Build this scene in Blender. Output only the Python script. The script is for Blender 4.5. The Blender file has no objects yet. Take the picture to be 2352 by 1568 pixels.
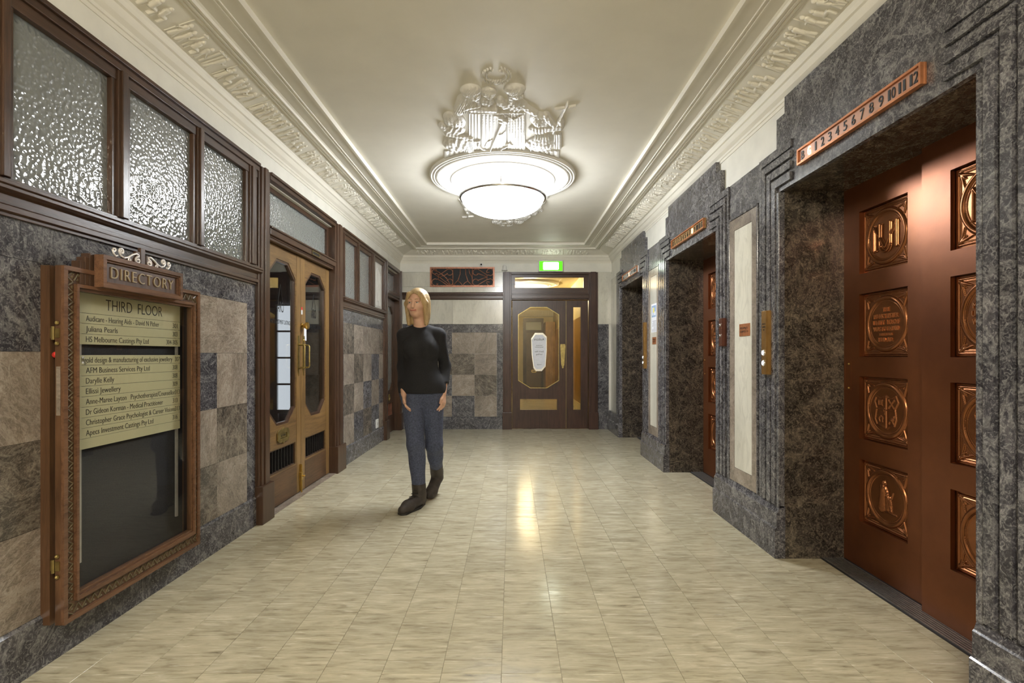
import bpy, math, random
import numpy as np
from mathutils import Vector
random.seed(7)
PI = math.pi
scene = bpy.context.scene
COL = scene.collection

# ------------------------------------------------------------------ camera, world, exposure
FPX = 1172.0                       # focal length in pixels of the 2352 px wide frame
VPX, VPY = 1175.0, 815.0           # vanishing point of the corridor
CAMZ = 1.215
cam = bpy.data.cameras.new('camera')
cam.sensor_width = 36.0
cam.lens = FPX / 2352.0 * 36.0
cam.shift_x = (1176.0 - VPX) / 2352.0
cam.shift_y = (VPY - 784.0) / 2352.0
cam.clip_start = 0.05
camo = bpy.data.objects.new('camera', cam)
COL.objects.link(camo)
camo.location = (0, 0, CAMZ)
camo.rotation_euler = (PI / 2, 0, 0)
scene.camera = camo
w = bpy.data.worlds.new('world'); scene.world = w
w.use_nodes = True
w.node_tree.nodes['Background'].inputs[0].default_value = (0.62, 0.70, 0.80, 1)
w.node_tree.nodes['Background'].inputs[1].default_value = 0.6
scene.view_settings.view_transform = 'Standard'
scene.view_settings.look = 'None'
scene.view_settings.gamma = 1.0
scene.view_settings.use_curve_mapping = False
scene.view_settings.exposure = 1.4
LAMP_EMIT = 19.0      # glowing glass of the bowl lamps
BULB_W = 20.0        # bulb inside the bowl, lights the ceiling through the open top

# ------------------------------------------------------------------ main dimensions (metres)
XL, XR, XP = -1.83, 1.645, 1.60       # left wall, right upper wall, right lift surround
Y0, YB = -3.0, 8.376                  # wall behind the camera, end wall
ZC = 2.945                            # ceiling
LAMP = Vector((-0.085, 4.96, ZC))
def dep(x, X):                        # depth of a pixel column on a wall of constant X
    return X * FPX / (x - VPX)
def xb(px): return (px - VPX) * YB / FPX          # end wall pixel to X
def zb(py): return CAMZ + (VPY - py) * YB / FPX   # end wall pixel to Z

# ------------------------------------------------------------------ materials
MATS = {}
def newmat(name):
    m = bpy.data.materials.new(name); m.use_nodes = True
    nt = m.node_tree
    b = nt.nodes['Principled BSDF']
    MATS[name] = m
    return m, nt, b
def L(nt, a, b): nt.links.new(a, b)
def ramp(nt, fac, stops, interp='LINEAR'):
    n = nt.nodes.new('ShaderNodeValToRGB'); n.color_ramp.interpolation = interp
    e = n.color_ramp.elements
    while len(e) < len(stops): e.new(0.5)
    for i, (p, c) in enumerate(stops):
        e[i].position = p; e[i].color = (c[0], c[1], c[2], 1)
    L(nt, fac, n.inputs[0]); return n.outputs[0]
def noise(nt, vec, scale, detail=4, rough=0.55, dist=0.0):
    n = nt.nodes.new('ShaderNodeTexNoise')
    n.inputs['Scale'].default_value = scale; n.inputs['Detail'].default_value = detail
    n.inputs['Roughness'].default_value = rough; n.inputs['Distortion'].default_value = dist
    if vec is not None: L(nt, vec, n.inputs['Vector'])
    return n.outputs['Fac']
def vmath(nt, op, a, b):
    n = nt.nodes.new('ShaderNodeVectorMath'); n.operation = op
    for i, v in enumerate((a, b)):
        if v is None: continue
        if isinstance(v, tuple): n.inputs[i].default_value = v
        else: L(nt, v, n.inputs[i])
    return n.outputs[0]
def fmath(nt, op, a, b=0.0, clamp=False):
    n = nt.nodes.new('ShaderNodeMath'); n.operation = op; n.use_clamp = clamp
    for i, v in enumerate((a, b)):
        if isinstance(v, (int, float)): n.inputs[i].default_value = v
        else: L(nt, v, n.inputs[i])
    return n.outputs[0]
def mixc(nt, fac, a, b, mode='MIX'):
    n = nt.nodes.new('ShaderNodeMix'); n.data_type = 'RGBA'; n.blend_type = mode
    for i, v in ((0, fac), (6, a), (7, b)):
        if isinstance(v, (int, float)): n.inputs[i].default_value = v
        elif isinstance(v, tuple): n.inputs[i].default_value = (v[0], v[1], v[2], 1)
        else: L(nt, v, n.inputs[i])
    return n.outputs[2]
def wpos(nt):
    return nt.nodes.new('ShaderNodeNewGeometry').outputs['Position']
def randvec(nt, rot=True):
    """world position, shifted and turned by the object's own random number"""
    p = wpos(nt); oi = nt.nodes.new('ShaderNodeObjectInfo')
    r = oi.outputs['Random']
    off = fmath(nt, 'MULTIPLY', r, 37.0)
    cx = nt.nodes.new('ShaderNodeCombineXYZ')
    for i in range(3): L(nt, off, cx.inputs[i])
    v = vmath(nt, 'ADD', p, cx.outputs[0])
    if rot:
        vr = nt.nodes.new('ShaderNodeVectorRotate'); vr.rotation_type = 'AXIS_ANGLE'
        vr.inputs['Axis'].default_value = (0.7, 0.7, 0.1)
        L(nt, v, vr.inputs['Vector']); L(nt, fmath(nt, 'MULTIPLY', r, 6.28), vr.inputs['Angle'])
        v = vr.outputs[0]
    return v, r
def bump(nt, bsdf, h, strength=0.3, dist=0.01):
    n = nt.nodes.new('ShaderNodeBump'); n.inputs['Strength'].default_value = strength
    n.inputs['Distance'].default_value = dist
    L(nt, h, n.inputs['Height']); L(nt, n.outputs[0], bsdf.inputs['Normal'])
    return n
def plain(name, c, rough=0.5, metal=0.0, grain=0.06, gscale=25.0, spec=0.5, bumps=0.0):
    m, nt, b = newmat(name)
    f = noise(nt, wpos(nt), gscale, 4)
    lo = tuple(x * (1 - grain * 2) for x in c); hi = tuple(min(1, x * (1 + grain * 2)) for x in c)
    L(nt, ramp(nt, f, [(0.3, lo), (0.7, hi)]), b.inputs['Base Color'])
    b.inputs['Roughness'].default_value = rough; b.inputs['Metallic'].default_value = metal
    b.inputs['Specular IOR Level'].default_value = spec
    if bumps: bump(nt, b, noise(nt, wpos(nt), gscale * 4, 3), bumps, 0.004)
    return m
def wood(name, c, dark, axis='Z', rough=0.32, spec=0.5):
    m, nt, b = newmat(name)
    s = {'X': (3, 45, 45), 'Y': (45, 3, 45), 'Z': (45, 45, 3)}[axis]
    v, r = randvec(nt, rot=False)
    g = noise(nt, vmath(nt, 'MULTIPLY', v, s), 1.0, 5, 0.6, 0.6)
    s2 = tuple(x * 7 for x in s)
    g2 = noise(nt, vmath(nt, 'MULTIPLY', v, s2), 1.0, 2, 0.6)
    big = noise(nt, v, 2.2, 3, 0.6)
    c1 = ramp(nt, g, [(0.28, dark), (0.52, c), (0.8, tuple(min(1, x * 1.35) for x in c))])
    c2 = mixc(nt, 0.35, c1, ramp(nt, g2, [(0.35, tuple(x * 0.45 for x in c)), (0.6, c)]))
    c3 = mixc(nt, 1.0, c2, ramp(nt, big, [(0.3, (0.72, 0.72, 0.72)), (0.7, (1.15, 1.12, 1.08))]), 'MULTIPLY')
    L(nt, c3, b.inputs['Base Color'])
    L(nt, fmath(nt, 'MULTIPLY_ADD', g2, 0.18, ), b.inputs['Roughness']) if False else None
    b.inputs['Roughness'].default_value = rough
    b.inputs['Specular IOR Level'].default_value = spec
    bump(nt, b, g2, 0.12, 0.002)
    return m
def marble(name, stops, scale=7.0, vein=(0.4, 0.38, 0.33), vamt=0.5, rough=0.16, fine=55.0, stretch=(1, 1, 1), famt=0.5, rot=True, vscale=3.0):
    m, nt, b = newmat(name)
    v, r = randvec(nt, rot)
    v = vmath(nt, 'MULTIPLY', v, stretch)
    base = noise(nt, v, scale, 9, 0.68, 1.3)
    col = ramp(nt, base, stops)
    f = noise(nt, v, fine, 4, 0.7, 2.0)
    col = mixc(nt, famt, col, ramp(nt, f, [(0.36, tuple(x * 0.45 for x in stops[0][1])), (0.5, stops[1][1]), (0.66, vein)]))
    wv = noise(nt, v, vscale, 6, 0.6, 2.5)
    line = fmath(nt, 'SUBTRACT', 1.0, fmath(nt, 'MULTIPLY', fmath(nt, 'ABSOLUTE', fmath(nt, 'SUBTRACT', wv, 0.5)), 26.0), True)
    col = mixc(nt, fmath(nt, 'MULTIPLY', line, vamt), col, vein)
    tint = ramp(nt, noise(nt, v, 1.7, 2), [(0.3, (0.8, 0.8, 0.8)), (0.7, (1.2, 1.2, 1.2))])
    col = mixc(nt, 1.0, col, tint, 'MULTIPLY')
    L(nt, col, b.inputs['Base Color'])
    b.inputs['Roughness'].default_value = rough
    return m

plain('plaster', (0.78, 0.75, 0.655), 0.6, grain=0.02, gscale=3)
plain('plaster_white', (0.76, 0.745, 0.70), 0.55, grain=0.01, gscale=5)
plain('cream_wall', (0.78, 0.765, 0.69), 0.45, grain=0.03, gscale=6)
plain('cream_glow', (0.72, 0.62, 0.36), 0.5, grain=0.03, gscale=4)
wood('wood_v', (0.085, 0.045, 0.027), (0.028, 0.014, 0.009), 'Z', 0.28)
wood('wood_y', (0.085, 0.045, 0.027), (0.028, 0.014, 0.009), 'Y', 0.28)
wood('wood_x', (0.075, 0.038, 0.026), (0.028, 0.014, 0.010), 'X', 0.30)
wood('wood_back', (0.070, 0.034, 0.025), (0.026, 0.012, 0.009), 'Z', 0.33)
wood('oak_v', (0.27, 0.16, 0.060), (0.10, 0.054, 0.02), 'Z', 0.30)
wood('oak_y', (0.23, 0.135, 0.053), (0.09, 0.048, 0.02), 'Y', 0.30)
wood('oak_low', (0.14, 0.075, 0.036), (0.055, 0.03, 0.015), 'Y', 0.4)
wood('dirwood_v', (0.135, 0.070, 0.036), (0.055, 0.027, 0.014), 'Z', 0.28)
wood('dirwood_y', (0.19, 0.098, 0.054), (0.075, 0.036, 0.02), 'Y', 0.26)
wood('dirwood_dark', (0.10, 0.052, 0.030), (0.035, 0.018, 0.011), 'Z', 0.38)
wood('panel_gold', (0.46, 0.27, 0.085), (0.24, 0.13, 0.04), 'Z', 0.35)
plain('carved', (0.135, 0.105, 0.055), 0.4, grain=0.12)
GD = [(0.28, (0.022, 0.021, 0.026)), (0.45, (0.058, 0.056, 0.066)), (0.58, (0.112, 0.108, 0.122)), (0.72, (0.28, 0.272, 0.275))]
marble('marble_dark', GD, 9.0, (0.43, 0.425, 0.42), 0.30, 0.14, 48.0)
marble('marble_dark_n', GD, 9.0, (0.43, 0.425, 0.42), 0.30, 0.14, 48.0, rot=False)
marble('marble_brown', [(0.30, (0.010, 0.009, 0.008)), (0.47, (0.034, 0.029, 0.026)), (0.59, (0.105, 0.088, 0.070)), (0.74, (0.33, 0.28, 0.21))], 8.0, (0.30, 0.25, 0.18), 0.25, 0.2, 42.0, rot=False)
TP = [(0.28, (0.12, 0.095, 0.075)), (0.45, (0.25, 0.205, 0.165)), (0.60, (0.34, 0.285, 0.235)), (0.78, (0.48, 0.42, 0.35))]
marble('marble_taupe', TP, 5.0, (0.50, 0.45, 0.38), 0.35, 0.2, 40.0, stretch=(1, 1, 1.9), famt=0.35)
marble('marble_mix', [(0.30, (0.04, 0.036, 0.034)), (0.48, (0.10, 0.085, 0.07)), (0.60, (0.23, 0.19, 0.15)), (0.78, (0.42, 0.36, 0.29))], 5.0, (0.42, 0.37, 0.30), 0.3, 0.2, 40.0, stretch=(1, 1, 1.7), famt=0.4)
marble('marble_tframe', TP, 4.0, (0.45, 0.39, 0.32), 0.2, 0.2, 30.0, famt=0.25, rot=False)
marble('marble_white', [(0.2, (0.52, 0.51, 0.44)), (0.45, (0.66, 0.64, 0.55)), (0.6, (0.72, 0.70, 0.61)), (0.8, (0.78, 0.76, 0.68))], 2.5, (0.50, 0.49, 0.42), 0.15, 0.18, 12.0, stretch=(1, 1, 0.35), famt=0.2, rot=False)
plain('brass', (0.62, 0.42, 0.12), 0.28, 1.0, 0.08)
plain('brass_old', (0.40, 0.31, 0.12), 0.36, 0.9, 0.12)
plain('bronze_case', (0.34, 0.19, 0.06), 0.38, 0.75, 0.08)
plain('copper_sign', (0.50, 0.20, 0.085), 0.4, 0.6, 0.12)
plain('red_bronze', (0.13, 0.045, 0.028), 0.35, 0.5, 0.08)
plain('iron_copper', (0.36, 0.16, 0.10), 0.4, 0.6, 0.15)
plain('iron_dark', (0.02, 0.018, 0.018), 0.45, 0.4, 0.1)
plain('black_void', (0.006, 0.006, 0.007), 0.6)
plain('black_felt', (0.018, 0.018, 0.020), 0.8, grain=0.2, gscale=160)
plain('chrome', (0.75, 0.75, 0.76), 0.12, 1.0, 0.02)
plain('sill_metal', (0.30, 0.295, 0.29), 0.38, 0.8, 0.1, 60)
plain('rubber_black', (0.02, 0.019, 0.019), 0.6)
plain('sign_plate', (0.60, 0.58, 0.36), 0.38, 0.0, 0.015, 4)
plain('ink', (0.012, 0.012, 0.013), 0.5)
plain('ink_dark_copper', (0.05, 0.02, 0.012), 0.5)
plain('white_plastic', (0.78, 0.78, 0.76), 0.35, grain=0.01)
plain('paper', (0.78, 0.80, 0.86), 0.6, grain=0.02)
plain('paper_blue', (0.30, 0.42, 0.62), 0.6)
plain('paper_yellow', (0.70, 0.66, 0.22), 0.6)
plain('red_plastic', (0.75, 0.05, 0.04), 0.4)
plain('rail_metal', (0.62, 0.60, 0.55), 0.35, 0.6)
plain('silver_scroll', (0.86, 0.82, 0.80), 0.3, 0.3, 0.03)
plain('grout', (0.26, 0.23, 0.16), 0.8)
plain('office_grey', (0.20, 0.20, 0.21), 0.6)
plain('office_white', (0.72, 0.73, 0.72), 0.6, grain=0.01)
plain('skin', (0.66, 0.40, 0.28), 0.5, grain=0.04)
plain('lips', (0.45, 0.13, 0.10), 0.45)
wood('hair', (0.56, 0.40, 0.20), (0.26, 0.16, 0.07), 'Z', 0.42)
plain('black_knit', (0.010, 0.010, 0.013), 0.85, grain=0.15, gscale=120, bumps=0.2)
plain('denim', (0.062, 0.075, 0.125), 0.8, grain=0.2, gscale=90, bumps=0.15)
plain('boot', (0.045, 0.036, 0.030), 0.6, grain=0.15)
plain('boot_sole', (0.02, 0.018, 0.016), 0.7)
plain('eye_white', (0.75, 0.73, 0.70), 0.2); plain('eye_iris', (0.05, 0.06, 0.07), 0.2)

def copper_mat():
    m, nt, b = newmat('lift_copper')
    v = wpos(nt)
    f = noise(nt, v, 2.5, 5, 0.6)
    g = noise(nt, v, 240, 2)
    c = ramp(nt, f, [(0.3, (0.155, 0.050, 0.019)), (0.7, (0.24, 0.083, 0.030))])
    L(nt, c, b.inputs['Base Color'])
    b.inputs['Metallic'].default_value = 0.65; b.inputs['Roughness'].default_value = 0.30
    b.inputs['Specular IOR Level'].default_value = 0.6
    h = fmath(nt, 'ADD', fmath(nt, 'MULTIPLY', g, 0.25), noise(nt, v, 9, 3))
    bump(nt, b, h, 0.10, 0.004)
copper_mat()
plain('bright_copper', (0.62, 0.30, 0.13), 0.28, 0.75, 0.05, 30)  # brighter than the medallion copper so the raised letters stand out
plain('medal_copper', (0.30, 0.115, 0.045), 0.24, 0.8, 0.06, 30)
def floor_mat():
    m, nt, b = newmat('floor_tile')
    T = 0.2286
    p = wpos(nt)
    cell = vmath(nt, 'FLOOR', vmath(nt, 'DIVIDE', vmath(nt, 'ADD', p, (0.0387 + T * 100, T * 100 - 1.9467, 0.1)), (T, T, T)), None)
    wn = nt.nodes.new('ShaderNodeTexWhiteNoise'); L(nt, cell, wn.inputs['Vector'])
    sc = vmath(nt, 'SCALE', wn.outputs['Color'], None)
    sc.node.inputs['Scale'].default_value = 23.0
    v = vmath(nt, 'ADD', p, sc)
    st = noise(nt, vmath(nt, 'MULTIPLY', v, (6.0, 24, 1)), 1.0, 6, 0.6, 0.6)
    st2 = noise(nt, vmath(nt, 'MULTIPLY', v, (8, 75, 1)), 1.0, 4, 0.6, 0.5)
    c = ramp(nt, st, [(0.30, (0.20, 0.175, 0.125)), (0.42, (0.41, 0.378, 0.29)), (0.56, (0.53, 0.495, 0.39)), (0.72, (0.68, 0.65, 0.55))])
    c = mixc(nt, 0.45, c, ramp(nt, st2, [(0.32, (0.17, 0.145, 0.10)), (0.44, (0.47, 0.43, 0.325)), (0.60, (0.53, 0.49, 0.385)), (0.70, (0.86, 0.84, 0.75))]))
    c = mixc(nt, 1.0, c, ramp(nt, wn.outputs['Value'], [(0.0, (0.93, 0.93, 0.92)), (1.0, (1.05, 1.05, 1.04))]), 'MULTIPLY')
    c = mixc(nt, 1.0, c, (1.02, 1.0, 0.93), 'MULTIPLY')
    pit = noise(nt, p, 55, 2)
    c = mixc(nt, ramp(nt, pit, [(0.78, (0, 0, 0)), (0.82, (0.7, 0.7, 0.7))]), c, (0.16, 0.13, 0.09))
    L(nt, c, b.inputs['Base Color'])
    rr = ramp(nt, st, [(0.3, (0.20, 0.20, 0.20)), (0.7, (0.11, 0.11, 0.11))])
    L(nt, rr, b.inputs['Roughness'])
    bump(nt, b, noise(nt, p, 14, 3), 0.05, 0.004)
floor_mat()
def glass_obscure(name, c, scale, dist, rough=0.08):
    m, nt, b = newmat(name)
    b.inputs['Base Color'].default_value = (*c, 1)
    b.inputs['Roughness'].default_value = rough
    b.inputs['Specular IOR Level'].default_value = 1.0
    b.inputs['Coat Weight'].default_value = 1.0; b.inputs['Coat Roughness'].default_value = 0.05
    v = wpos(nt)
    vo = nt.nodes.new('ShaderNodeTexVoronoi'); vo.feature = 'SMOOTH_F1'
    vo.inputs['Scale'].default_value = scale
    vo.inputs['Smoothness'].default_value = 0.6
    wv = nt.nodes.new('ShaderNodeTexNoise'); wv.inputs['Scale'].default_value = scale * 0.7
    L(nt, v, wv.inputs['Vector'])
    vv = vmath(nt, 'ADD', v, vmath(nt, 'SCALE', wv.outputs['Color'], None)); vv.node.inputs[1].links[0].from_node.inputs['Scale'].default_value = 0.012
    L(nt, vv, vo.inputs['Vector'])
    bn = bump(nt, b, vo.outputs['Distance'], 1.0, dist)
    L(nt, bn.outputs[0], b.inputs['Coat Normal'])
    return m
glass_obscure('glass_ripple', (0.17, 0.185, 0.185), 56.0, 0.0030, 0.04)
glass_obscure('glass_frost', (0.28, 0.305, 0.295), 85.0, 0.0035, 0.08)
def glass_clear(name, tint, refl, rough=0.0):
    m = bpy.data.materials.new(name); m.use_nodes = True; nt = m.node_tree
    nt.nodes.remove(nt.nodes['Principled BSDF']); out = nt.nodes['Material Output']
    t = nt.nodes.new('ShaderNodeBsdfTransparent'); t.inputs[0].default_value = (*tint, 1)
    g = nt.nodes.new('ShaderNodeBsdfGlossy'); g.inputs['Roughness'].default_value = rough
    fr = nt.nodes.new('ShaderNodeLayerWeight'); fr.inputs['Blend'].default_value = 0.5
    f = fmath(nt, 'MULTIPLY', fmath(nt, 'ADD', fmath(nt, 'POWER', fr.outputs['Facing'], 5.0), 0.045), refl * 0.7, True)
    mx = nt.nodes.new('ShaderNodeMixShader')
    L(nt, f, mx.inputs[0]); L(nt, t.outputs[0], mx.inputs[1]); L(nt, g.outputs[0], mx.inputs[2])
    L(nt, mx.outputs[0], out.inputs[0]); MATS[name] = m
glass_clear('glass_door', (0.92, 0.93, 0.92), 1.9)
glass_clear('glass_amber', (0.98, 0.96, 0.90), 1.2)
glass_clear('glass_case', (0.95, 0.95, 0.95), 1.0)
def emit(name, c, s):
    m = bpy.data.materials.new(name); m.use_nodes = True; nt = m.node_tree
    nt.nodes.remove(nt.nodes['Principled BSDF'])
    e = nt.nodes.new('ShaderNodeEmission'); e.inputs[0].default_value = (*c, 1); e.inputs[1].default_value = s
    L(nt, e.outputs[0], nt.nodes['Material Output'].inputs[0]); MATS[name] = m
emit('bowl_glass', (0.94, 0.97, 1.0), LAMP_EMIT)
emit('bowl_glass_warm', (1.0, 0.92, 0.79), LAMP_EMIT * 1.35)
emit('bowl_inner', (0.94, 0.97, 1.0), 8.5)
emit('bowl_inner_warm', (1.0, 0.90, 0.72), 18.0)
emit('bowl_inner_dim', (1.0, 0.86, 0.62), 2.0)
emit('bowl_glass_dim', (1.0, 0.82, 0.50), 3.0)
emit('exit_green', (0.16, 0.85, 0.03), 0.46)
emit('exit_white', (0.93, 1.0, 0.86), 5.0)
emit('digit_lit', (1.0, 0.62, 0.28), 5.0)
emit('digit_red', (1.0, 0.32, 0.12), 4.0)
emit('button_lit', (1.0, 0.95, 0.98), 2.0)
emit('daylight', (0.84, 0.91, 1.0), 0.36)

# ------------------------------------------------------------------ mesh helpers
def wloc(o):
    v = Vector((0, 0, 0))
    while o is not None: v += o.location; o = o.parent
    return v
class MB:
    def __init__(s): s.v = []; s.f = []
    def add(s, vs, fs, fn=None):
        n = len(s.v)
        s.v += [tuple(fn(*p)) for p in vs] if fn else [tuple(p) for p in vs]
        s.f += [tuple(i + n for i in f) for f in fs]; return s
    def box(s, x0, x1, y0, y1, z0, z1):
        x0, x1 = min(x0, x1), max(x0, x1); y0, y1 = min(y0, y1), max(y0, y1); z0, z1 = min(z0, z1), max(z0, z1)
        return s.add([(x0, y0, z0), (x1, y0, z0), (x1, y1, z0), (x0, y1, z0), (x0, y0, z1), (x1, y0, z1), (x1, y1, z1), (x0, y1, z1)],
              [(0, 3, 2, 1), (4, 5, 6, 7), (0, 1, 5, 4), (1, 2, 6, 5), (2, 3, 7, 6), (3, 0, 4, 7)])
    def ext(s, prof, a, b, fn):
        """extrude a closed 2D profile from a to b; fn(p, q, t) -> world"""
        n = len(prof)
        vs = [fn(p[0], p[1], a) for p in prof] + [fn(p[0], p[1], b) for p in prof]
        fs = [(i, (i + 1) % n, n + (i + 1) % n, n + i) for i in range(n)] + [tuple(range(n - 1, -1, -1)), tuple(range(n, 2 * n))]
        return s.add(vs, fs)
    def tube(s, pts, r, n=6, closed=False, r2=None):
        pts = [Vector(p) for p in pts]; N = len(pts); vs = []; fs = []
        up = Vector((0.31, 0.17, 0.93)); prev = None
        for i, p in enumerate(pts):
            if closed: t = pts[(i + 1) % N] - pts[i - 1]
            else: t = pts[min(i + 1, N - 1)] - pts[max(i - 1, 0)]
            t.normalize()
            if prev is None:
                a = t.cross(up)
                if a.length < 1e-3: a = t.cross(Vector((1, 0, 0)))
            else: a = prev - t * prev.dot(t)
            a.normalize(); prev = a; b = t.cross(a)
            rr = r if r2 is None else r + (r2 - r) * i / max(1, N - 1)
            for k in range(n):
                an = 2 * PI * k / n
                vs.append(p + a * (rr * math.cos(an)) + b * (rr * math.sin(an)))
        M_ = N if closed else N - 1
        for i in range(M_):
            j = (i + 1) % N
            for k in range(n):
                fs.append((i * n + k, i * n + (k + 1) % n, j * n + (k + 1) % n, j * n + k))
        if not closed: fs += [tuple(range(n - 1, -1, -1)), tuple(range((N - 1) * n, N * n))]
        return s.add(vs, fs)
    def lathe(s, prof, c, n=48, axis='Z'):
        vs = []; fs = []; m = len(prof)
        for k in range(n):
            a = 2 * PI * k / n
            for r, z in prof:
                u, v2 = r * math.cos(a), r * math.sin(a)
                if axis == 'Z': vs.append((c[0] + u, c[1] + v2, c[2] + z))
                elif axis == 'X': vs.append((c[0] + z, c[1] + u, c[2] + v2))
                else: vs.append((c[0] + u, c[1] + z, c[2] + v2))
        for k in range(n):
            j = (k + 1) % n
            for i in range(m - 1): fs.append((k * m + i, j * m + i, j * m + i + 1, k * m + i + 1))
        return s.add(vs, fs)
    def sphere(s, c, r, n=12, sc=(1, 1, 1)):
        vs = []; fs = []; m = n // 2
        for i in range(m + 1):
            th = PI * i / m
            for k in range(n):
                a = 2 * PI * k / n
                vs.append((c[0] + r * sc[0] * math.sin(th) * math.cos(a), c[1] + r * sc[1] * math.sin(th) * math.sin(a), c[2] + r * sc[2] * math.cos(th)))
        for i in range(m):
            for k in range(n):
                fs.append((i * n + k, (i + 1) * n + k, (i + 1) * n + (k + 1) % n, i * n + (k + 1) % n))
        return s.add(vs, fs)
    def plate(s, outer, holes, t0, t1, fn):
        """flat plate with polygon holes, thickness t0..t1 ; fn(u, v, t) -> world"""
        vs, fs = plate2d(outer, holes, t1 - t0)
        mid = (t0 + t1) / 2
        return s.add(vs, fs, lambda u, v, t: fn(u, v, t + mid))
    def text(s, body, fn, width=None, height=None, align='LEFT', depth=0.001, res=3, spacing=1.0, offset=0.0):
        vs, fs, (a, b, c, d) = textmesh(body, depth, res, spacing, offset)
        h0 = 0.69
        sy = (height / h0) if height else 1.0
        sx = (width / max(1e-6, b - a)) if width else sy
        ox = {'LEFT': a, 'CENTER': (a + b) / 2, 'RIGHT': b}[align]
        return s.add(vs, fs, lambda u, v, t: fn((u - ox) * sx, v * sy, t))
    def build(s, name, mat, parent=None, smooth=False, bevel=0.0):
        me = bpy.data.meshes.new(name)
        off = wloc(parent) if parent is not None else Vector((0, 0, 0))
        me.from_pydata([(p[0] - off.x, p[1] - off.y, p[2] - off.z) for p in s.v], [], s.f)
        me.materials.append(MATS[mat])
        o = bpy.data.objects.new(name, me); COL.objects.link(o)
        if parent is not None: o.parent = parent
        if smooth:
            me.polygons.foreach_set('use_smooth', [True] * len(me.polygons))
        if bevel:
            md = o.modifiers.new('bevel', 'BEVEL'); md.width = bevel; md.segments = 2; md.limit_method = 'ANGLE'
        me.update()
        return o
def plate2d(outer, holes, th):
    cu = bpy.data.curves.new('tmp', 'CURVE'); cu.dimensions = '2D'; cu.fill_mode = 'BOTH'; cu.extrude = th / 2
    for poly in [outer] + list(holes):
        sp = cu.splines.new('POLY'); sp.points.add(len(poly) - 1)
        for i, p in enumerate(poly): sp.points[i].co = (p[0], p[1], 0, 1)
        sp.use_cyclic_u = True
    o = bpy.data.objects.new('tmp', cu)
    me = bpy.data.meshes.new_from_object(o)
    vs = [tuple(v.co) for v in me.vertices]; fs = [tuple(p.vertices) for p in me.polygons]
    bpy.data.objects.remove(o); bpy.data.meshes.remove(me); bpy.data.curves.remove(cu)
    return vs, fs
_tc = {}
def textmesh(body, depth, res, spacing, offset=0.0):
    key = (body, depth, res, spacing, offset)
    if key in _tc: return _tc[key]
    cu = bpy.data.curves.new('tmp', 'FONT'); cu.body = body; cu.size = 1.0; cu.extrude = depth / 2
    cu.resolution_u = res; cu.space_character = spacing; cu.offset = offset
    o = bpy.data.objects.new('tmp', cu)
    me = bpy.data.meshes.new_from_object(o)
    vs = [tuple(v.co) for v in me.vertices]; fs = [tuple(p.vertices) for p in me.polygons]
    bpy.data.objects.remove(o); bpy.data.meshes.remove(me); bpy.data.curves.remove(cu)
    xs = [v[0] for v in vs]; ys = [v[1] for v in vs]
    r = (vs, fs, (min(xs), max(xs), min(ys), max(ys)))
    _tc[key] = r; return r
def rect(a, b, c, d): return [(a, c), (b, c), (b, d), (a, d)]
def octa(a, b, c, d, k, kz=None):
    kz = k if kz is None else kz
    return [(a + k, c), (b - k, c), (b, c + kz), (b, d - kz), (b - k, d), (a + k, d), (a, d - kz), (a, c + kz)]
def ME(mat, *a, name='part', parent=None, bevel=0.0):
    return MB().box(*a).build(name, mat, parent, bevel=bevel)
def empty(name, loc, label, cat, group=None):
    o = bpy.data.objects.new(name, None); COL.objects.link(o); o.location = loc
    o.empty_display_size = 0.1
    tag(o, label, cat, group); return o
def tag(o, label=None, cat=None, group=None, kind=None):
    if label: o['label'] = label
    if cat: o['category'] = cat
    if group: o['group'] = group
    if kind: o['kind'] = kind
    return o
def structe(name, loc, label, cat):
    o = empty(name, loc, label, cat); o['kind'] = 'structure'; return o
def struct(mb, name, mat, label, cat, **k):
    o = mb.build(name, mat, None, **k); tag(o, label, cat, kind='structure'); return o
def copy_tree(o, parent=None):
    c = o.copy(); COL.objects.link(c)
    if parent is not None: c.parent = parent
    for ch in list(o.children): copy_tree(ch, c)
    return c
def heightfield(H, fn, eps=1e-5):
    """mesh of a height map; H[i,j] >= 0, fn(i, j, h) -> world ; flat cells are left out"""
    n, m = H.shape
    on = H > eps
    q = on[:-1, :-1] | on[1:, :-1] | on[:-1, 1:] | on[1:, 1:]
    used = np.zeros((n, m), bool)
    used[:-1, :-1] |= q; used[1:, :-1] |= q; used[:-1, 1:] |= q; used[1:, 1:] |= q
    idx = -np.ones((n, m), int); ii, jj = np.nonzero(used); idx[ii, jj] = np.arange(len(ii))
    P = fn(ii.astype(float), jj.astype(float), H[ii, jj])
    a, b = np.nonzero(q)
    F = np.stack([idx[a, b], idx[a + 1, b], idx[a + 1, b + 1], idx[a, b + 1]], 1)
    return P.tolist(), F.tolist()
def hcap(H, U, V, a, b, ra, rb, h, p=0.5):
    a = np.array(a, float); b = np.array(b, float); d = b - a
    t = np.clip(((U - a[0]) * d[0] + (V - a[1]) * d[1]) / max(1e-9, d @ d), 0, 1)
    r = ra + (rb - ra) * t
    dd = np.hypot(U - a[0] - t * d[0], V - a[1] - t * d[1]) / r
    np.maximum(H, h * np.clip(1 - dd ** 2, 0, None) ** p, out=H)
def hell(H, U, V, c, rx, ry, h, ang=0.0, p=0.5, fold=0.0, fk=0.1, fa=0.0):
    u = U - c[0]; v = V - c[1]
    x = u * math.cos(ang) + v * math.sin(ang); y = -u * math.sin(ang) + v * math.cos(ang)
    d = (x / rx) ** 2 + (y / ry) ** 2
    k = h * np.clip(1 - d, 0, None) ** p
    if fold: k = k * (1 + fold * np.sin(fk * (u * math.cos(fa) + v * math.sin(fa))))
    np.maximum(H, k, out=H)
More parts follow.
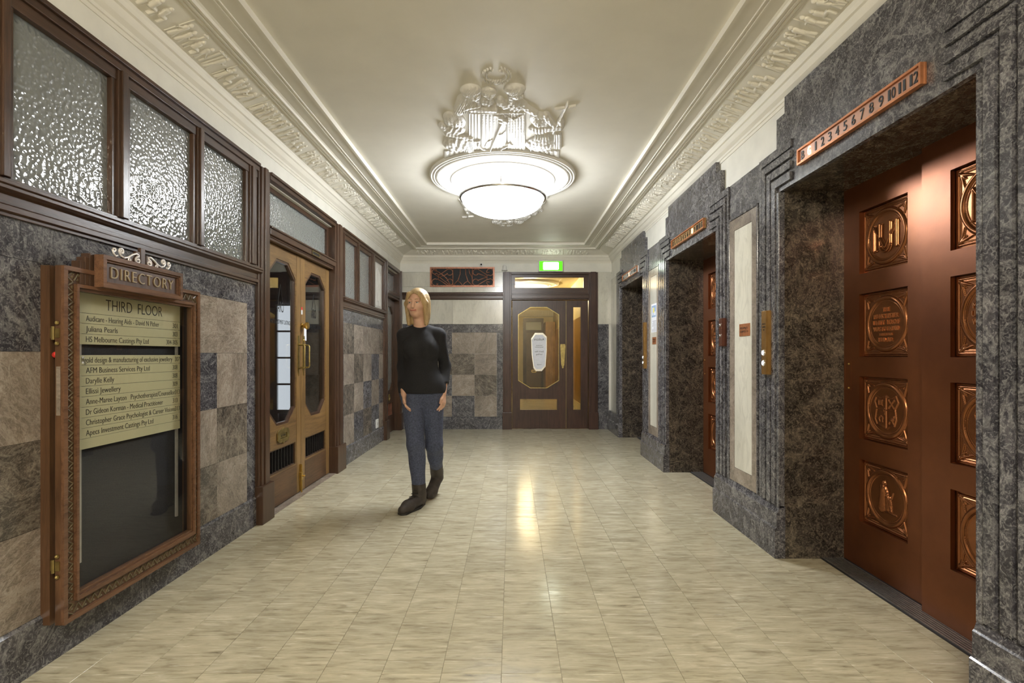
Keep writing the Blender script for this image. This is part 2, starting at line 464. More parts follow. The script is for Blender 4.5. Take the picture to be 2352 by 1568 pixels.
def hpoly(H, U, V, pts, r, h, p=0.5):
    for i in range(len(pts) - 1): hcap(H, U, V, pts[i], pts[i + 1], r, r, h, p)
def spiral(c, r0, r1, a0, turns, n=22):
    return [(c[0] + (r0 + (r1 - r0) * i / n) * math.cos(a0 + turns * 2 * PI * i / n), c[1] + (r0 + (r1 - r0) * i / n) * math.sin(a0 + turns * 2 * PI * i / n)) for i in range(n + 1)]
LW = lambda x0: (lambda u, v, t: (x0 + t, u, v))       # left wall plate: u = Y, v = Z, t towards +X
RW = lambda x0: (lambda u, v, t: (x0 - t, u, v))       # right wall plate: t towards -X
BW = lambda y0: (lambda u, v, t: (u, y0 - t, v))       # end wall plate: u = X, t towards the camera

# ================================================================== FLOOR
T = 0.2286; GX, GY = -0.0387, 1.9467
FX0, FX1 = -1.95, 2.02
floor = struct(MB().box(FX0, FX1, Y0, YB + 0.02, -0.08, -0.003), 'floor', 'grout', 'beige streaked marble tile floor of the lift lobby', 'floor')
_tm = {}
def tile_mesh(w, h, mat, key):
    k = (round(w, 4), round(h, 4), key)
    if k not in _tm:
        a, b, c = w / 2 - 0.0008, h / 2 - 0.0008, 0.0022
        me = bpy.data.meshes.new('tile')
        vs = [(-a, -b, -0.003), (a, -b, -0.003), (a, b, -0.003), (-a, b, -0.003), (-a, -b, -0.0006), (a, -b, -0.0006), (a, b, -0.0006), (-a, b, -0.0006),
              (-a + .0006, -b + .0006, 0), (a - .0006, -b + .0006, 0), (a - .0006, b - .0006, 0), (-a + .0006, b - .0006, 0)]
        fs = [(0, 1, 5, 4), (1, 2, 6, 5), (2, 3, 7, 6), (3, 0, 4, 7), (4, 5, 9, 8), (5, 6, 10, 9), (6, 7, 11, 10), (7, 4, 8, 11), (8, 9, 10, 11)]
        me.from_pydata(vs, [], fs); me.materials.append(MATS[mat]); _tm[k] = me
    return _tm[k]
rest = MB(); cnt = 0
cells = []
for j in range(-22, 29):
    for i in range(-9, 10):
        x0, x1 = max(FX0, GX + i * T), min(FX1 - 0.15, GX + (i + 1) * T)
        y0, y1 = max(Y0, GY + j * T), min(YB + 0.02, GY + (j + 1) * T)
        if x1 - x0 < 0.01 or y1 - y0 < 0.01: continue
        cells.append((x0, x1, y0, y1))
def tile_seen(c):
    x0, x1, y0, y1 = c
    xc, yc = (x0 + x1) / 2, (y0 + y1) / 2
    if y1 < 1.92 or x1 < XL or x0 > XP: return False
    return abs(xc) / yc < 1.07
near = sorted([c for c in cells if tile_seen(c)], key=lambda c: c[2])[:300]
nearset = set(near)
for c in cells:
    x0, x1, y0, y1 = c
    if c in nearset:
        o = bpy.data.objects.new('floor_tile', tile_mesh(x1 - x0, y1 - y0, 'floor_tile', 'f')); COL.objects.link(o)
        o.parent = floor; o.location = ((x0 + x1) / 2, (y0 + y1) / 2, 0)
    else:
        g = 0.0008
        rest.add([(x0 + g, y0 + g, 0), (x1 - g, y0 + g, 0), (x1 - g, y1 - g, 0), (x0 + g, y1 - g, 0),
                  (x0 + g, y0 + g, -.003), (x1 - g, y0 + g, -.003), (x1 - g, y1 - g, -.003), (x0 + g, y1 - g, -.003)],
                 [(0, 1, 2, 3), (4, 5, 1, 0), (5, 6, 2, 1), (6, 7, 3, 2), (7, 4, 0, 3)])
o = rest.build('distant_floor_tiles', 'floor_tile', floor); o['kind'] = 'stuff'

# ================================================================== CEILING AND CORNICE
ceiling = struct(MB().box(-2.0, 2.1, Y0 - 0.1, YB + 0.1, ZC, ZC + 0.1), 'ceiling', 'plaster', 'smooth cream plaster ceiling above the bowl lamp', 'ceiling')
CX0, CX1, CY0, CY1 = XL - 0.005, XR + 0.005, Y0, YB + 0.005
def ring(mb, prof):
    n = len(prof); vs = []
    for p, z in prof:
        vs += [(CX0 + p, CY0 + p, z), (CX1 - p, CY0 + p, z), (CX1 - p, CY1 - p, z), (CX0 + p, CY1 - p, z)]
    fs = []
    for i in range(n - 1):
        for k in range(4):
            fs.append((i * 4 + k, i * 4 + (k + 1) % 4, (i + 1) * 4 + (k + 1) % 4, (i + 1) * 4 + k))
    return mb.add(vs, fs)
FR0, FR1 = (0.080, 2.842), (0.258, 2.903)      # lower and upper edge of the frieze
prof = [(0.0, 2.715), (0.010, 2.715), (0.012, 2.735), (0.018, 2.738), (0.022, 2.752), (0.040, 2.770), (0.052, 2.792), (0.056, 2.800), (0.066, 2.806), (0.072, 2.828), (0.080, 2.842),
        FR1, (0.262, 2.893), (0.272, 2.893), (0.274, 2.899), (0.282, 2.899), (0.284, 2.892), (0.296, 2.892), (0.298, 2.899), (0.306, 2.899), (0.308, 2.893), (0.320, 2.893), (0.324, 2.908),
        (0.335, 2.914), (0.402, 2.914), (0.404, 2.909), (0.412, 2.909), (0.414, 2.915), (0.424, 2.915), (0.426, 2.910), (0.434, 2.910), (0.436, 2.916), (0.512, 2.916), (0.514, 2.909), (0.530, 2.909), (0.533, ZC + 0.002)]
mb = MB(); ring(mb, prof)
cornice = tag(mb.build('trim_1', 'plaster'), 'cream plaster cornice with carved figure frieze round the ceiling', 'cornice', kind='structure')
# frieze panels: low relief of standing figures between framed uprights
def frieze_mesh(seed, Lg=0.40, Wd=0.168):
    rs = random.Random(seed)
    nu, nv = 170, 72
    U, V = np.meshgrid(np.linspace(0, 1, nu) * Lg, np.linspace(0, 1, nv) * Wd, indexing='ij')
    H = np.full(U.shape, 0.0)
    e = 0.004
    hpoly(H, U, V, [(e, e), (e, Wd - e)], 0.003, 0.004); hpoly(H, U, V, [(e, Wd - e), (Lg * 0.8, Wd - e)], 0.003, 0.004)
    x = 0.03
    while x < Lg - 0.03:
        k = rs.random(); hgt = Wd * rs.uniform(0.62, 0.86); hh = rs.uniform(0.009, 0.014)
        if k < 0.62:      # standing robed figure
            hell(H, U, V, (x + rs.uniform(-.006, .006), hgt), 0.010, 0.012, hh * 1.1)
            lean = rs.uniform(-0.012, 0.012)
            hcap(H, U, V, (x, hgt - 0.026), (x + lean, hgt * 0.5), 0.016, 0.012, hh)
            hcap(H, U, V, (x + lean, hgt * 0.5), (x + lean * 1.8 - 0.008, 0.012), 0.011, 0.012, hh * 0.8)
            hcap(H, U, V, (x + lean, hgt * 0.5), (x + lean * 1.8 + 0.012, 0.012), 0.010, 0.010, hh * 0.7)
            s_ = rs.choice((-1, 1))
            hpoly(H, U, V, [(x, hgt - 0.03), (x + s_ * 0.024, hgt - rs.uniform(0.03, 0.06)), (x + s_ * 0.040, hgt - rs.uniform(0.0, 0.07))], 0.0055, hh * 0.8)
            x += rs.uniform(0.040, 0.058)
        elif k < 0.8:     # seated figure with a block
            hell(H, U, V, (x, Wd * 0.66), 0.010, 0.012, hh)
            hcap(H, U, V, (x, Wd * 0.52), (x + 0.006, Wd * 0.3), 0.017, 0.015, hh)
            hcap(H, U, V, (x + 0.006, Wd * 0.3), (x + 0.036, Wd * 0.3), 0.012, 0.010, hh)
            hcap(H, U, V, (x + 0.036, Wd * 0.3), (x + 0.036, 0.012), 0.010, 0.009, hh)
            hpoly(H, U, V, [(x - 0.012, 0.010), (x - 0.012, Wd * 0.24), (x + 0.02, Wd * 0.24)], 0.006, 0.004)
            x += 0.066
        else:             # column or staff
            hcap(H, U, V, (x, 0.012), (x, Wd * 0.9), 0.006, 0.006, 0.005)
            hpoly(H, U, V, [(x - 0.012, Wd * 0.86), (x + 0.014, Wd * 0.86)], 0.005, 0.006)
            x += 0.030
    return nu, nv, Lg, Wd, H
d_ = Vector((FR1[0] - FR0[0], 0, FR1[1] - FR0[1])); wl = d_.length; d_.normalize()
nrm = Vector((d_.z, 0, -d_.x))
fmesh = []
for sd in (3, 11, 29, 41):
    nu, nv, Lg, Wd, H = frieze_mesh(sd)
    mb = MB()
    def fn(i, j, h):
        u = i / (nu - 1) * Lg; v = j / (nv - 1) * Wd + (wl - Wd) / 2
        return np.stack([FR0[0] + d_.x * v + nrm.x * h, u, FR0[1] + d_.z * v + nrm.z * h], 1)
    vs, fs = heightfield(H, fn)
    me = bpy.data.meshes.new('frieze_panel'); me.from_pydata(vs, [], fs); me.materials.append(MATS['plaster'])
    me.polygons.foreach_set('use_smooth', [True] * len(me.polygons)); fmesh.append(me)
def frieze(k, loc, rz, flip=1):
    o = bpy.data.objects.new('frieze_panel', fmesh[k % 4]); COL.objects.link(o); o.parent = cornice
    o.location = loc; o.rotation_euler = (0, 0, rz); o.scale = (1, flip, 1)
k = 0; y = 0.95
while y < YB - 0.62:
    frieze(k, (CX0, y, 0), 0); frieze(k + 2, (CX1, y + 0.40, 0), PI); k += 1; y += 0.402
x = CX0 + 0.30
while x < CX1 - 0.60:
    frieze(k, (x, CY1, 0), -PI / 2); k += 1; x += 0.402

# ================================================================== generic wall tile
def wall_tile(parent, wall, pos, u0, u1, z0, z1, mat, th=0.012, name='marble_tile', g=0.0007):
    key = (wall, round(u1 - u0, 4), round(z1 - z0, 4), mat, th)
    if key not in _tm:
        a, b = (u1 - u0) / 2 - g, (z1 - z0) / 2 - g
        m2 = MB()
        if wall == 'L': m2.box(-th, 0, -a, a, -b, b)
        elif wall == 'R': m2.box(0, th, -a, a, -b, b)
        else: m2.box(-a, a, 0, th, -b, b)
        me = bpy.data.meshes.new(name); me.from_pydata(m2.v, [], m2.f); me.materials.append(MATS[mat]); _tm[key] = me
    o = bpy.data.objects.new(name, _tm[key]); COL.objects.link(o); o.parent = parent
    c = (u0 + u1) / 2
    o.location = ((pos, c, (z0 + z1) / 2) if wall in 'LR' else (c, pos, (z0 + z1) / 2))
    return o
D, A, X_ = 'marble_dark', 'marble_taupe', 'marble_mix'
ROWS = [1.572, 1.228, 0.885, 0.545, 0.205]

# ================================================================== LEFT WALL
mb = MB()
xb0, xb1 = XL - 0.16, XL - 0.013
mb.box(xb0, xb1, Y0, 3.70, 0, 2.72)
mb.box(xb0, xb1, 5.32, 7.40, 0, 2.72)
mb.box(xb0, xb1, 3.70, 5.32, 2.52, 2.72).box(xb0, xb1, 7.40, YB + 0.1, 2.52, 2.72)
mb.box(xb0, xb1, 8.30, YB + 0.1, 0, 2.52)
wall_left = struct(mb, 'wall_left', 'cream_wall', 'left lobby wall with marble dado and wood framed glass above', 'wall')
# cream band above the timber, and the picture rail crack above it
ME('cream_wall', XL - 0.013, XL, Y0, YB, 2.585, 2.716, name='plaster_band', parent=wall_left)
ME('black_void', XL - 0.012, XL + 0.0005, 0.5, YB, 2.7165, 2.7200, name='shadow_joint', parent=wall_left)
# dado section one
cols1 = [-0.43 + 0.36 * i for i in range(12)]
pat1 = {10: (A, A, X_, A), 9: (A, D, A, X_), 8: (A, A, D, A), 7: (D, A, A, D), 6: (D, A, X_, A), 5: (A, D, A, A)}
for ci in range(0, 11):
    u0, u1 = cols1[ci], cols1[ci] + 0.36
    for r in range(4):
        wall_tile(wall_left, 'L', XL, u0, u1, ROWS[r + 1], ROWS[r], pat1.get(ci, (D, A, A, D))[r])
for u0, u1 in ((-0.43, 0.80), (0.80, 1.90), (1.90, 3.53)):
    wall_tile(wall_left, 'L', XL, u0, u1, 1.572, 1.722, D, name='marble_band')
wall_tile(wall_left, 'L', XL, 3.53, 3.645, 0.205, 1.722, D, name='marble_band')
# dado section two
cols2 = [5.56, 5.93, 6.30, 6.67, 7.04, 7.27]
pat2 = [(X_, A, X_, A), (A, X_, A, D), (A, A, D, X_), (A, D, A, D), (X_, A, D, A)]
for ci in range(5):
    for r in range(4): wall_tile(wall_left, 'L', XL, cols2[ci], cols2[ci + 1], ROWS[r + 1], ROWS[r], pat2[ci][r])
wall_tile(wall_left, 'L', XL, 5.50, 7.27, 1.572, 1.722, D, name='marble_band')
wall_tile(wall_left, 'L', XL, 5.48, 5.56, 0.205, 1.572, D, name='marble_band')
mb = MB()
pr = [(0, 0), (0.010, 0), (0.010, 0.192), (0.004, 0.205), (0, 0.205)]
for a, b in ((Y0, 1.60), (1.6015, 3.645), (5.48, 7.27)):
    mb.ext(pr, a, b, lambda p, q, t: (XL - 0.012 + p * 2.1, t, q))
bb = struct(mb, 'baseboard_left', 'marble_dark_n', 'dark fossil marble skirting along the left wall', 'baseboard')

# timber rail under the upper glass (moulded), one per section
def rail(name, a, b, label):
    pr = [(0, 1.716), (0.020, 1.716), (0.020, 1.728), (0.030, 1.732), (0.030, 1.752), (0.022, 1.758), (0.022, 1.792), (0.034, 1.798), (0.046, 1.806), (0.046, 1.818), (0.052, 1.822), (0.052, 1.834), (0, 1.840)]
    mb = MB().ext(pr, a, b, lambda p, q, t: (XL - 0.012 + p * 1.2, t, q))
    return struct(mb, name, 'wood_y', label, 'trim', bevel=0.001)
rail('trim_2', Y0, 3.665, 'moulded dark timber rail above the directory under the rippled glass')
rail('trim_3', 5.46, 7.31, 'moulded dark timber rail between the oak double doors and the far corner door')

# upper glazing, a row of panes in dark mullions
def glazing(name, panes, y0, y1, mull, mat, label):
    w_ = structe(name, (XL, (y0 + y1) / 2, 1.84), label, 'window')
    MB().box(XL - 0.013, XL + 0.030, y0, y1, 2.525, 2.560).box(XL - 0.013, XL + 0.018, y0, y1, 2.478, 2.526).box(XL - 0.013, XL + 0.042, y0, y1, 2.560, 2.582).build('head_rail', 'wood_y', w_, bevel=0.003)
    MB().box(XL - 0.013, XL + 0.012, y0, y1, 2.582, 2.590).build('bead', 'brass_old', w_)
    MB().box(XL - 0.013, XL + 0.022, y0, y1, 1.838, 1.852).build('bottom_rail', 'wood_y', w_, bevel=0.002)
    for (a, b) in mull:
        c = (a + b) / 2
        m2 = MB().box(XL - 0.013, XL + 0.014, a, b, 1.85, 2.49).box(XL - 0.013, XL + 0.026, a + (b - a) * 0.22, b - (b - a) * 0.22, 1.85, 2.53)
        m2.box(XL - 0.013, XL + 0.036, c - (b - a) * 0.16, c + (b - a) * 0.16, 1.85, 2.53)
        m2.build('mullion', 'wood_v', w_, bevel=0.003)
    for i, (a, b, mt) in enumerate(panes):
        pn = MB().box(XL - 0.030, XL - 0.008, a, b, 1.852, 2.478).build('pane', mt, w_)
    return w_
w1 = glazing('window_1', [(0.9, 1.80, 'glass_ripple'), (1.850, 2.330, 'glass_ripple'), (2.418, 2.920, 'glass_ripple'), (3.010, 3.50, 'glass_ripple')], 0.6, 3.645,
        [(1.77, 1.862), (2.318, 2.432), (2.912, 3.020), (3.490, 3.645)], 'glass_ripple', 'row of rippled obscure glass panes above the directory in dark timber')
w2 = glazing('window_2', [(5.52, 5.975, 'glass_frost'), (6.05, 6.57, 'glass_frost')], 5.46, 7.31,
        [(5.46, 5.535), (5.965, 6.075), (6.560, 6.80), (7.22, 7.31)], 'glass_frost', 'row of small obscure panes and one white panel near the far left corner')
# white panel with flowing relief in the third light
nu, nv = 40, 70
U, V = np.meshgrid(np.linspace(6.80, 7.22, nu), np.linspace(1.852, 2.478, nv), indexing='ij')
H = np.full(U.shape, 0.001); rs = random.Random(5)
for i in range(9):
    x0 = 6.86 + 0.035 * i
    hpoly(H, U, V, [(x0 + 0.012 * math.sin(z * 9 + i), 1.90 + 0.5 * z) for z in np.linspace(0, 1 - 0.1 * abs(i - 4) * 0.4, 8)], 0.012, 0.006)
hell(H, U, V, (7.0, 1.93), 0.05, 0.03, 0.01); hell(H, U, V, (6.98, 2.36), 0.03, 0.05, 0.01)
vs, fs = heightfield(H, lambda i, j, h: np.stack([XL - 0.008 + h, 6.80 + 0.42 * i / (nu - 1), 1.852 + 0.626 * j / (nv - 1)], 1))
MB().add(vs, fs).box(XL - 0.03, XL - 0.008, 6.80, 7.22, 1.852, 2.478).build('white_panel', 'plaster_white', w2)

# ------------------------------------------------------------------ timber posts of the left wall doors (parts of the doors)
def post(parent, y0, y1, z1=2.562, front=0.045, back=-0.12, name='post', x=XL):
    w_ = y1 - y0
    m2 = MB().box(x + back, x + front * 0.55, y0, y1, 0.0, z1)
    m2.box(x + back, x + front * 0.8, y0 + w_ * 0.14, y1 - w_ * 0.14, 0, z1 + 0.01)
    m2.box(x + back, x + front, y0 + w_ * 0.36, y1 - w_ * 0.36, 0, z1 + 0.015)
    p = m2.build(name, 'wood_v', parent, bevel=0.003)
    MB().box(x + back, x + front + 0.012, y0 - 0.006, y1 + 0.006, 0, 0.275).build('plinth_block', 'wood_v', p, bevel=0.004)
    return p

# ---- door_1: oak double doors
DX = XL - 0.040            # face of the leaves
d1 = structe('door_1', (XL, 4.52, 0), 'golden oak double doors with octagonal glass and brass pulls', 'door')
post(d1, 3.645, 3.815); post(d1, 5.225, 5.475)
MB().box(XL - 0.13, XL + 0.012, 3.815, 5.225, 2.105, 2.190).box(XL - 0.13, XL + 0.030, 3.815, 5.225, 2.118, 2.165).box(XL - 0.13, XL + 0.040, 3.815, 5.225, 2.165, 2.180).build('transom_bar', 'wood_y', d1, bevel=0.004)
MB().box(XL - 0.13, XL + 0.005, 3.815, 5.225, 2.088, 2.105).build('door_head', 'wood_y', d1)
mb = MB().box(XL - 0.13, XL + 0.030, 3.815, 5.225, 2.528, 2.566).box(XL - 0.13, XL + 0.042, 3.815, 5.225, 2.560, 2.582)
mb.build('head_rail', 'wood_y', d1, bevel=0.003)
MB().plate(rect(3.815, 5.225, 2.19, 2.53), [rect(3.87, 5.17, 2.225, 2.485)], -0.075, -0.045, LW(XL)).build('transom_frame', 'wood_y', d1, bevel=0.003)
MB().box(XL - 0.072, XL - 0.064, 3.86, 5.18, 2.215, 2.495).build('transom_pane', 'glass_frost', d1)
np_ = MB().box(XL + 0.030, XL + 0.034, 4.60, 4.78, 2.122, 2.160).build('number_plate', 'iron_dark', d1)
MB().plate(rect(4.60, 4.78, 2.122, 2.160), [rect(4.606, 4.774, 2.127, 2.155)], 0.034, 0.036, LW(XL)).build('plate_rim', 'brass_old', np_)
def leaf(y0, y1, hinge_far):
    w_ = y1 - y0; c = (y0 + y1) / 2
    pane = octa(y0 + 0.105, y1 - 0.105, 0.648, 1.985, 0.135, 0.115)
    vent = rect(y0 + 0.105, y1 - 0.105, 0.275, 0.465)
    lf = MB().plate(rect(y0, y1, 0.012, 2.086), [pane, vent], -0.045, 0.0, LW(DX)).build('door_leaf', 'oak_y', d1, bevel=0.002)
    # stiles over the leaf in vertical grain
    for a, b in ((y0, y0 + 0.085), (y1 - 0.085, y1)):
        MB().box(DX - 0.001, DX + 0.003, a + 0.001, b - 0.001, 0.013, 2.085).build('stile', 'oak_v', lf, bevel=0.001)
    MB().box(DX - 0.001, DX + 0.004, y0 + 0.0855, y1 - 0.0855, 0.013, 0.262).build('kick_panel', 'oak_low', lf, bevel=0.002)
    # bevelled dark lining of the glass
    MB().plate(octa(y0 + 0.100, y1 - 0.100, 0.642, 1.991, 0.135, 0.115), [octa(y0 + 0.122, y1 - 0.122, 0.668, 1.965, 0.128, 0.108)], -0.030, -0.005, LW(DX)).build('glazing_bead', 'wood_v', lf, bevel=0.004)
    MB().plate(octa(y0 + 0.11, y1 - 0.11, 0.655, 1.978, 0.13, 0.11), [], -0.024, -0.019, LW(DX)).build('pane', 'glass_door', lf)
    g = MB().plate(rect(y0 + 0.100, y1 - 0.100, 0.268, 0.472), [rect(y0 + 0.115, y1 - 0.115, 0.285, 0.455)], -0.022, -0.006, LW(DX))
    g.build('vent_frame', 'wood_v', lf, bevel=0.002)
    MB().box(DX - 0.035, DX - 0.030, y0 + 0.10, y1 - 0.10, 0.27, 0.47).build('vent_mesh', 'sill_metal', lf)
    n = 9
    for i in range(n):
        yy = y0 + 0.13 + (w_ - 0.26) * i / (n - 1)
        MB().box(DX - 0.028, DX - 0.010, yy - 0.004, yy + 0.004, 0.283, 0.457).build('vent_slat', 'iron_dark', lf)
    return lf
lf1 = leaf(3.822, 4.519, False); lf2 = leaf(4.523, 5.220, True)
# mail slot plate on the first leaf
cy, cz = 4.165, 0.560
ms = MB().plate([(cy - .105, cz - .03), (cy - .075, cz - .052), (cy - .02, cz - .052), (cy, cz - .066), (cy + .02, cz - .052), (cy + .075, cz - .052), (cy + .105, cz - .03), (cy + .105, cz + .03), (cy + .075, cz + .052), (cy + .02, cz + .052), (cy, cz + .066), (cy - .02, cz + .052), (cy - .075, cz + .052), (cy - .105, cz + .03)],
        [rect(cy - .062, cy + .062, cz - .02, cz + .02)], 0.003, 0.012, LW(DX))
ms.box(DX + 0.003, DX + 0.007, cy - .055, cy + .055, cz - .016, cz + .016).build('mail_slot', 'brass_old', lf1, bevel=0.002)
MB().text('LETTERS', lambda u, v, t: (DX + 0.0075 + t, cy + u, cz - 0.007 + v), width=0.085, height=0.016, align='CENTER').build('lettering', 'ink', lf1)
def pull(lf, yc):
    pl = MB().plate([(yc - .022, 1.385), (yc + .022, 1.385), (yc + .022, 1.09), (yc + .012, 1.075), (yc, 1.03), (yc - .012, 1.075), (yc - .022, 1.09)], [], 0.003, 0.007, LW(DX)).build('pull_plate', 'brass_old', lf, bevel=0.001)
    MB().tube([(DX + .006, yc, 1.305), (DX + .052, yc, 1.300), (DX + .058, yc, 1.288), (DX + .058, yc, 1.118), (DX + .052, yc, 1.106), (DX + .006, yc, 1.10)], 0.0075, 8).build('pull_handle', 'brass_old', lf, smooth=True)
pull(lf1, 4.470); pull(lf2, 4.575)
MB().lathe([(0, 0.010), (0.010, 0.010), (0.013, 0.006), (0.013, 0.004)], (DX, 4.583, 1.345), 14, 'X').build('key_cylinder', 'brass', lf2, smooth=True)
MB().lathe([(0.026, 0.003), (0.026, 0.010), (0.014, 0.016), (0.014, 0.030), (0.030, 0.036), (0.034, 0.048), (0.030, 0.060), (0.0, 0.062)], (DX, 4.545, 1.475), 8, 'X').build('night_latch', 'brass', lf2)
tagp = MB().box(DX + 0.004, DX + 0.005, 4.585, 4.640, 1.345, 1.455).build('paper_label', 'paper', lf2)
MB().box(DX + 0.004, DX + 0.0046, 4.525, 4.555, 1.575, 1.635).build('sticker', 'white_plastic', lf2)
MB().box(DX + 0.0046, DX + 0.0052, 4.525, 4.555, 1.615, 1.640).build('sticker', 'red_plastic', lf2)
bt = MB().box(DX + 0.004, DX + 0.012, 4.488, 4.515, 0.02, 0.255).box(DX + 0.004, DX + 0.026, 4.480, 4.517, 0.115, 0.185).tube([(DX + 0.018, 4.50, 0.0), (DX + 0.018, 4.50, 0.25)], 0.007, 8).build('floor_bolt', 'brass', lf1, bevel=0.001)
MB().lathe([(0.006, 0.02), (0.006, 0.04), (0.010, 0.046), (0, 0.05)], (DX, 4.50, 0.15), 10, 'X').build('bolt_knob', 'brass', lf1, smooth=True)
# lettering painted on the panes
for lf, c in ((lf1, 4.17), (lf2, 4.872)):
    m2 = MB().text('ARO', lambda u, v, t: (DX - 0.018 + t, c + u, 1.565 + v), width=0.115, height=0.085, align='CENTER', depth=0.0006)
    m2.tube([(DX - 0.018, c - 0.045, 1.645), (DX - 0.018, c, 1.79)], 0.0028, 4); m2.tube([(DX - 0.018, c + 0.04, 1.645), (DX - 0.018, c, 1.79)], 0.0016, 4)
    m2.build('lettering', 'ink', lf)
    MB().text('APECS INVESTMENT CASTINGS', lambda u, v, t: (DX - 0.018 + t, c + u, 1.468 + v), width=0.37, height=0.034, align='CENTER', depth=0.0006).build('lettering', 'ink', lf)
# threshold
ME('marble_tframe', XL - 0.20, XL + 0.03, 3.815, 5.225, -0.004, 0.006, name='threshold', parent=d1)

# ---- office behind door_1 (seen through the glass)
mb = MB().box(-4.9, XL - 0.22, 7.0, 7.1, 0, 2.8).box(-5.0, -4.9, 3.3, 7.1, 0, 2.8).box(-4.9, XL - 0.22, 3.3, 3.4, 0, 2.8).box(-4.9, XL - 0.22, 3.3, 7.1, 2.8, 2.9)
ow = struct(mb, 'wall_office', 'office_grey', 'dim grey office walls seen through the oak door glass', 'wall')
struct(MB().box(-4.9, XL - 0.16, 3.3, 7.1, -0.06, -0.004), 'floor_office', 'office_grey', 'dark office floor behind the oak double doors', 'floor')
ME('office_white', -4.2, -3.19, 6.96, 7.0, 0.0, 1.86, name='white_partition', parent=ow)
wo = structe('window_3', (-3.1, 6.97, 0.5), 'bright paned office window seen through the left oak door', 'window')
MB().plate(rect(-3.22, -2.84, 0.42, 1.90), [rect(-3.19, -2.87, 0.47 + 0.36 * i, 0.805 + 0.36 * i) for i in range(4)], 0.0, 0.03, BW(6.97)).build('window_frame', 'office_white', wo)
for i in range(4): MB().box(-3.195, -2.865, 6.972, 6.978, 0.465 + 0.36 * i, 0.81 + 0.36 * i).build('pane', 'daylight', wo)
cab = MB().box(-2.80, -2.02, 6.60, 6.95, 0, 1.75).box(-2.82, -2.0, 6.58, 6.96, 1.75, 1.79)
tag(cab.build('office_cabinet', 'oak_low', bevel=0.004), 'brown office cabinet behind the glass of the right oak door', 'cabinet')

# ---- door_2: dark single door in the far left corner
d2 = structe('door_2', (XL, 7.9, 0), 'dark timber single door beside the far left corner', 'door')
post(d2, 7.27, 7.44); post(d2, 8.24, 8.372)
EX = XL - 0.06
MB().box(XL - 0.13, XL + 0.012, 7.44, 8.24, 2.088, 2.19).box(XL - 0.13, XL + 0.035, 7.44, 8.24, 2.118, 2.172).build('transom_bar', 'wood_y', d2, bevel=0.004)
MB().box(XL - 0.13, XL + 0.030, 7.44, 8.24, 2.528, 2.582).build('head_rail', 'wood_y', d2, bevel=0.003)
MB().plate(rect(7.44, 8.24, 2.19, 2.53), [rect(7.49, 8.19, 2.225, 2.485)], -0.085, -0.05, LW(XL)).build('transom_frame', 'wood_y', d2, bevel=0.003)
MB().box(XL - 0.082, XL - 0.072, 7.48, 8.20, 2.215, 2.495).build('transom_pane', 'glass_ripple', d2)
l3 = MB().plate(rect(7.45, 8.23, 0.012, 2.086), [octa(7.555, 8.125, 0.648, 1.985, 0.135, 0.115), rect(7.555, 8.125, 0.275, 0.465)], -0.045, 0, LW(EX)).build('door_leaf', 'wood_v', d2, bevel=0.002)
MB().plate(octa(7.56, 8.12, 0.652, 1.98, 0.13, 0.11), [], -0.026, -0.02, LW(EX)).build('pane', 'glass_frost', l3)
MB().plate(octa(7.55, 8.13, 0.642, 1.991, 0.135, 0.115), [octa(7.572, 8.108, 0.668, 1.965, 0.128, 0.108)], -0.02, -0.004, LW(EX)).build('glazing_bead', 'wood_v', l3, bevel=0.004)
for i in range(9):
    yy = 7.58 + 0.52 * i / 8
    MB().box(EX - 0.025, EX - 0.01, yy - 0.004, yy + 0.004, 0.27, 0.47).build('vent_slat', 'iron_copper', l3)
ME('iron_dark', EX - 0.040, EX - 0.032, 7.55, 8.13, 0.27, 0.47, name='vent_mesh', parent=l3)
MB().tube([(EX + 0.002 + 0.008, 7.84 + 0.035 * math.cos(a), 0.56 + 0.05 * math.sin(a)) for a in np.linspace(0, 2 * PI, 17)[:-1]], 0.007, 6, closed=True).build('letter_ring', 'brass_old', l3, smooth=True)

# ================================================================== END WALL
mb = MB().box(XL - 0.2, -0.02, YB + 0.013, YB + 0.14, 0, 2.9).box(1.29, XR + 0.2, YB + 0.013, YB + 0.14, 0, 2.9).box(-0.02, 1.29, YB + 0.013, YB + 0.14, 2.55, 2.9)
wall_back = struct(mb, 'wall_back', 'cream_wall', 'end wall with cream marble above and chequered dark dado', 'wall')
XC = XL + 0.04
def bt_(u0, u1, z0, z1, mat, name='marble_slab', th=0.012): return wall_tile(wall_back, 'B', YB, u0, u1, z0, z1, mat, th, name)
jx = -0.965
for u0, u1, z0 in ((XC - 0.04, xb(988), 2.575), (xb(988), xb(1136), 2.658), (xb(1136), XR, 2.575)):
    bt_(u0, u1, z0, 2.716, 'cream_wall', 'plaster_band')
for u0, u1, z0, z1 in ((XC, xb(988), 2.337, 2.572), (xb(1136), -0.14, 2.337, 2.572), (XC, jx, 2.243, 2.335), (jx, -0.14, 2.243, 2.335), (XC, jx, 1.722, 2.120), (jx, -0.14, 1.722, 2.120), (1.412, XR, 1.722, 2.572)):
    bt_(u0, u1, z0, z1, 'marble_white')
for u0, u1 in ((XC, jx), (jx, -0.14)): bt_(u0, u1, 1.585, 1.720, D, 'marble_band')
bt_(1.412, XR - 0.05, 0.0, 1.720, D, 'marble_band')
cb = [xb(934), xb(986), xb(1038), xb(1090), xb(1141)]
pb = [(X_, D, X_, D), (D, X_, D, A), (A, X_, A, D), (A, A, X_, A)]
rb = [1.583, 1.236, 0.890, 0.545, 0.203]
for ci in range(4):
    for r in range(4): bt_(cb[ci], cb[ci + 1], rb[r + 1], rb[r], pb[ci][r], 'marble_tile')
bt_(XC, cb[0], 0.203, 1.583, D, 'marble_band'); bt_(cb[4], -0.14, 0.203, 1.583, D, 'marble_band')
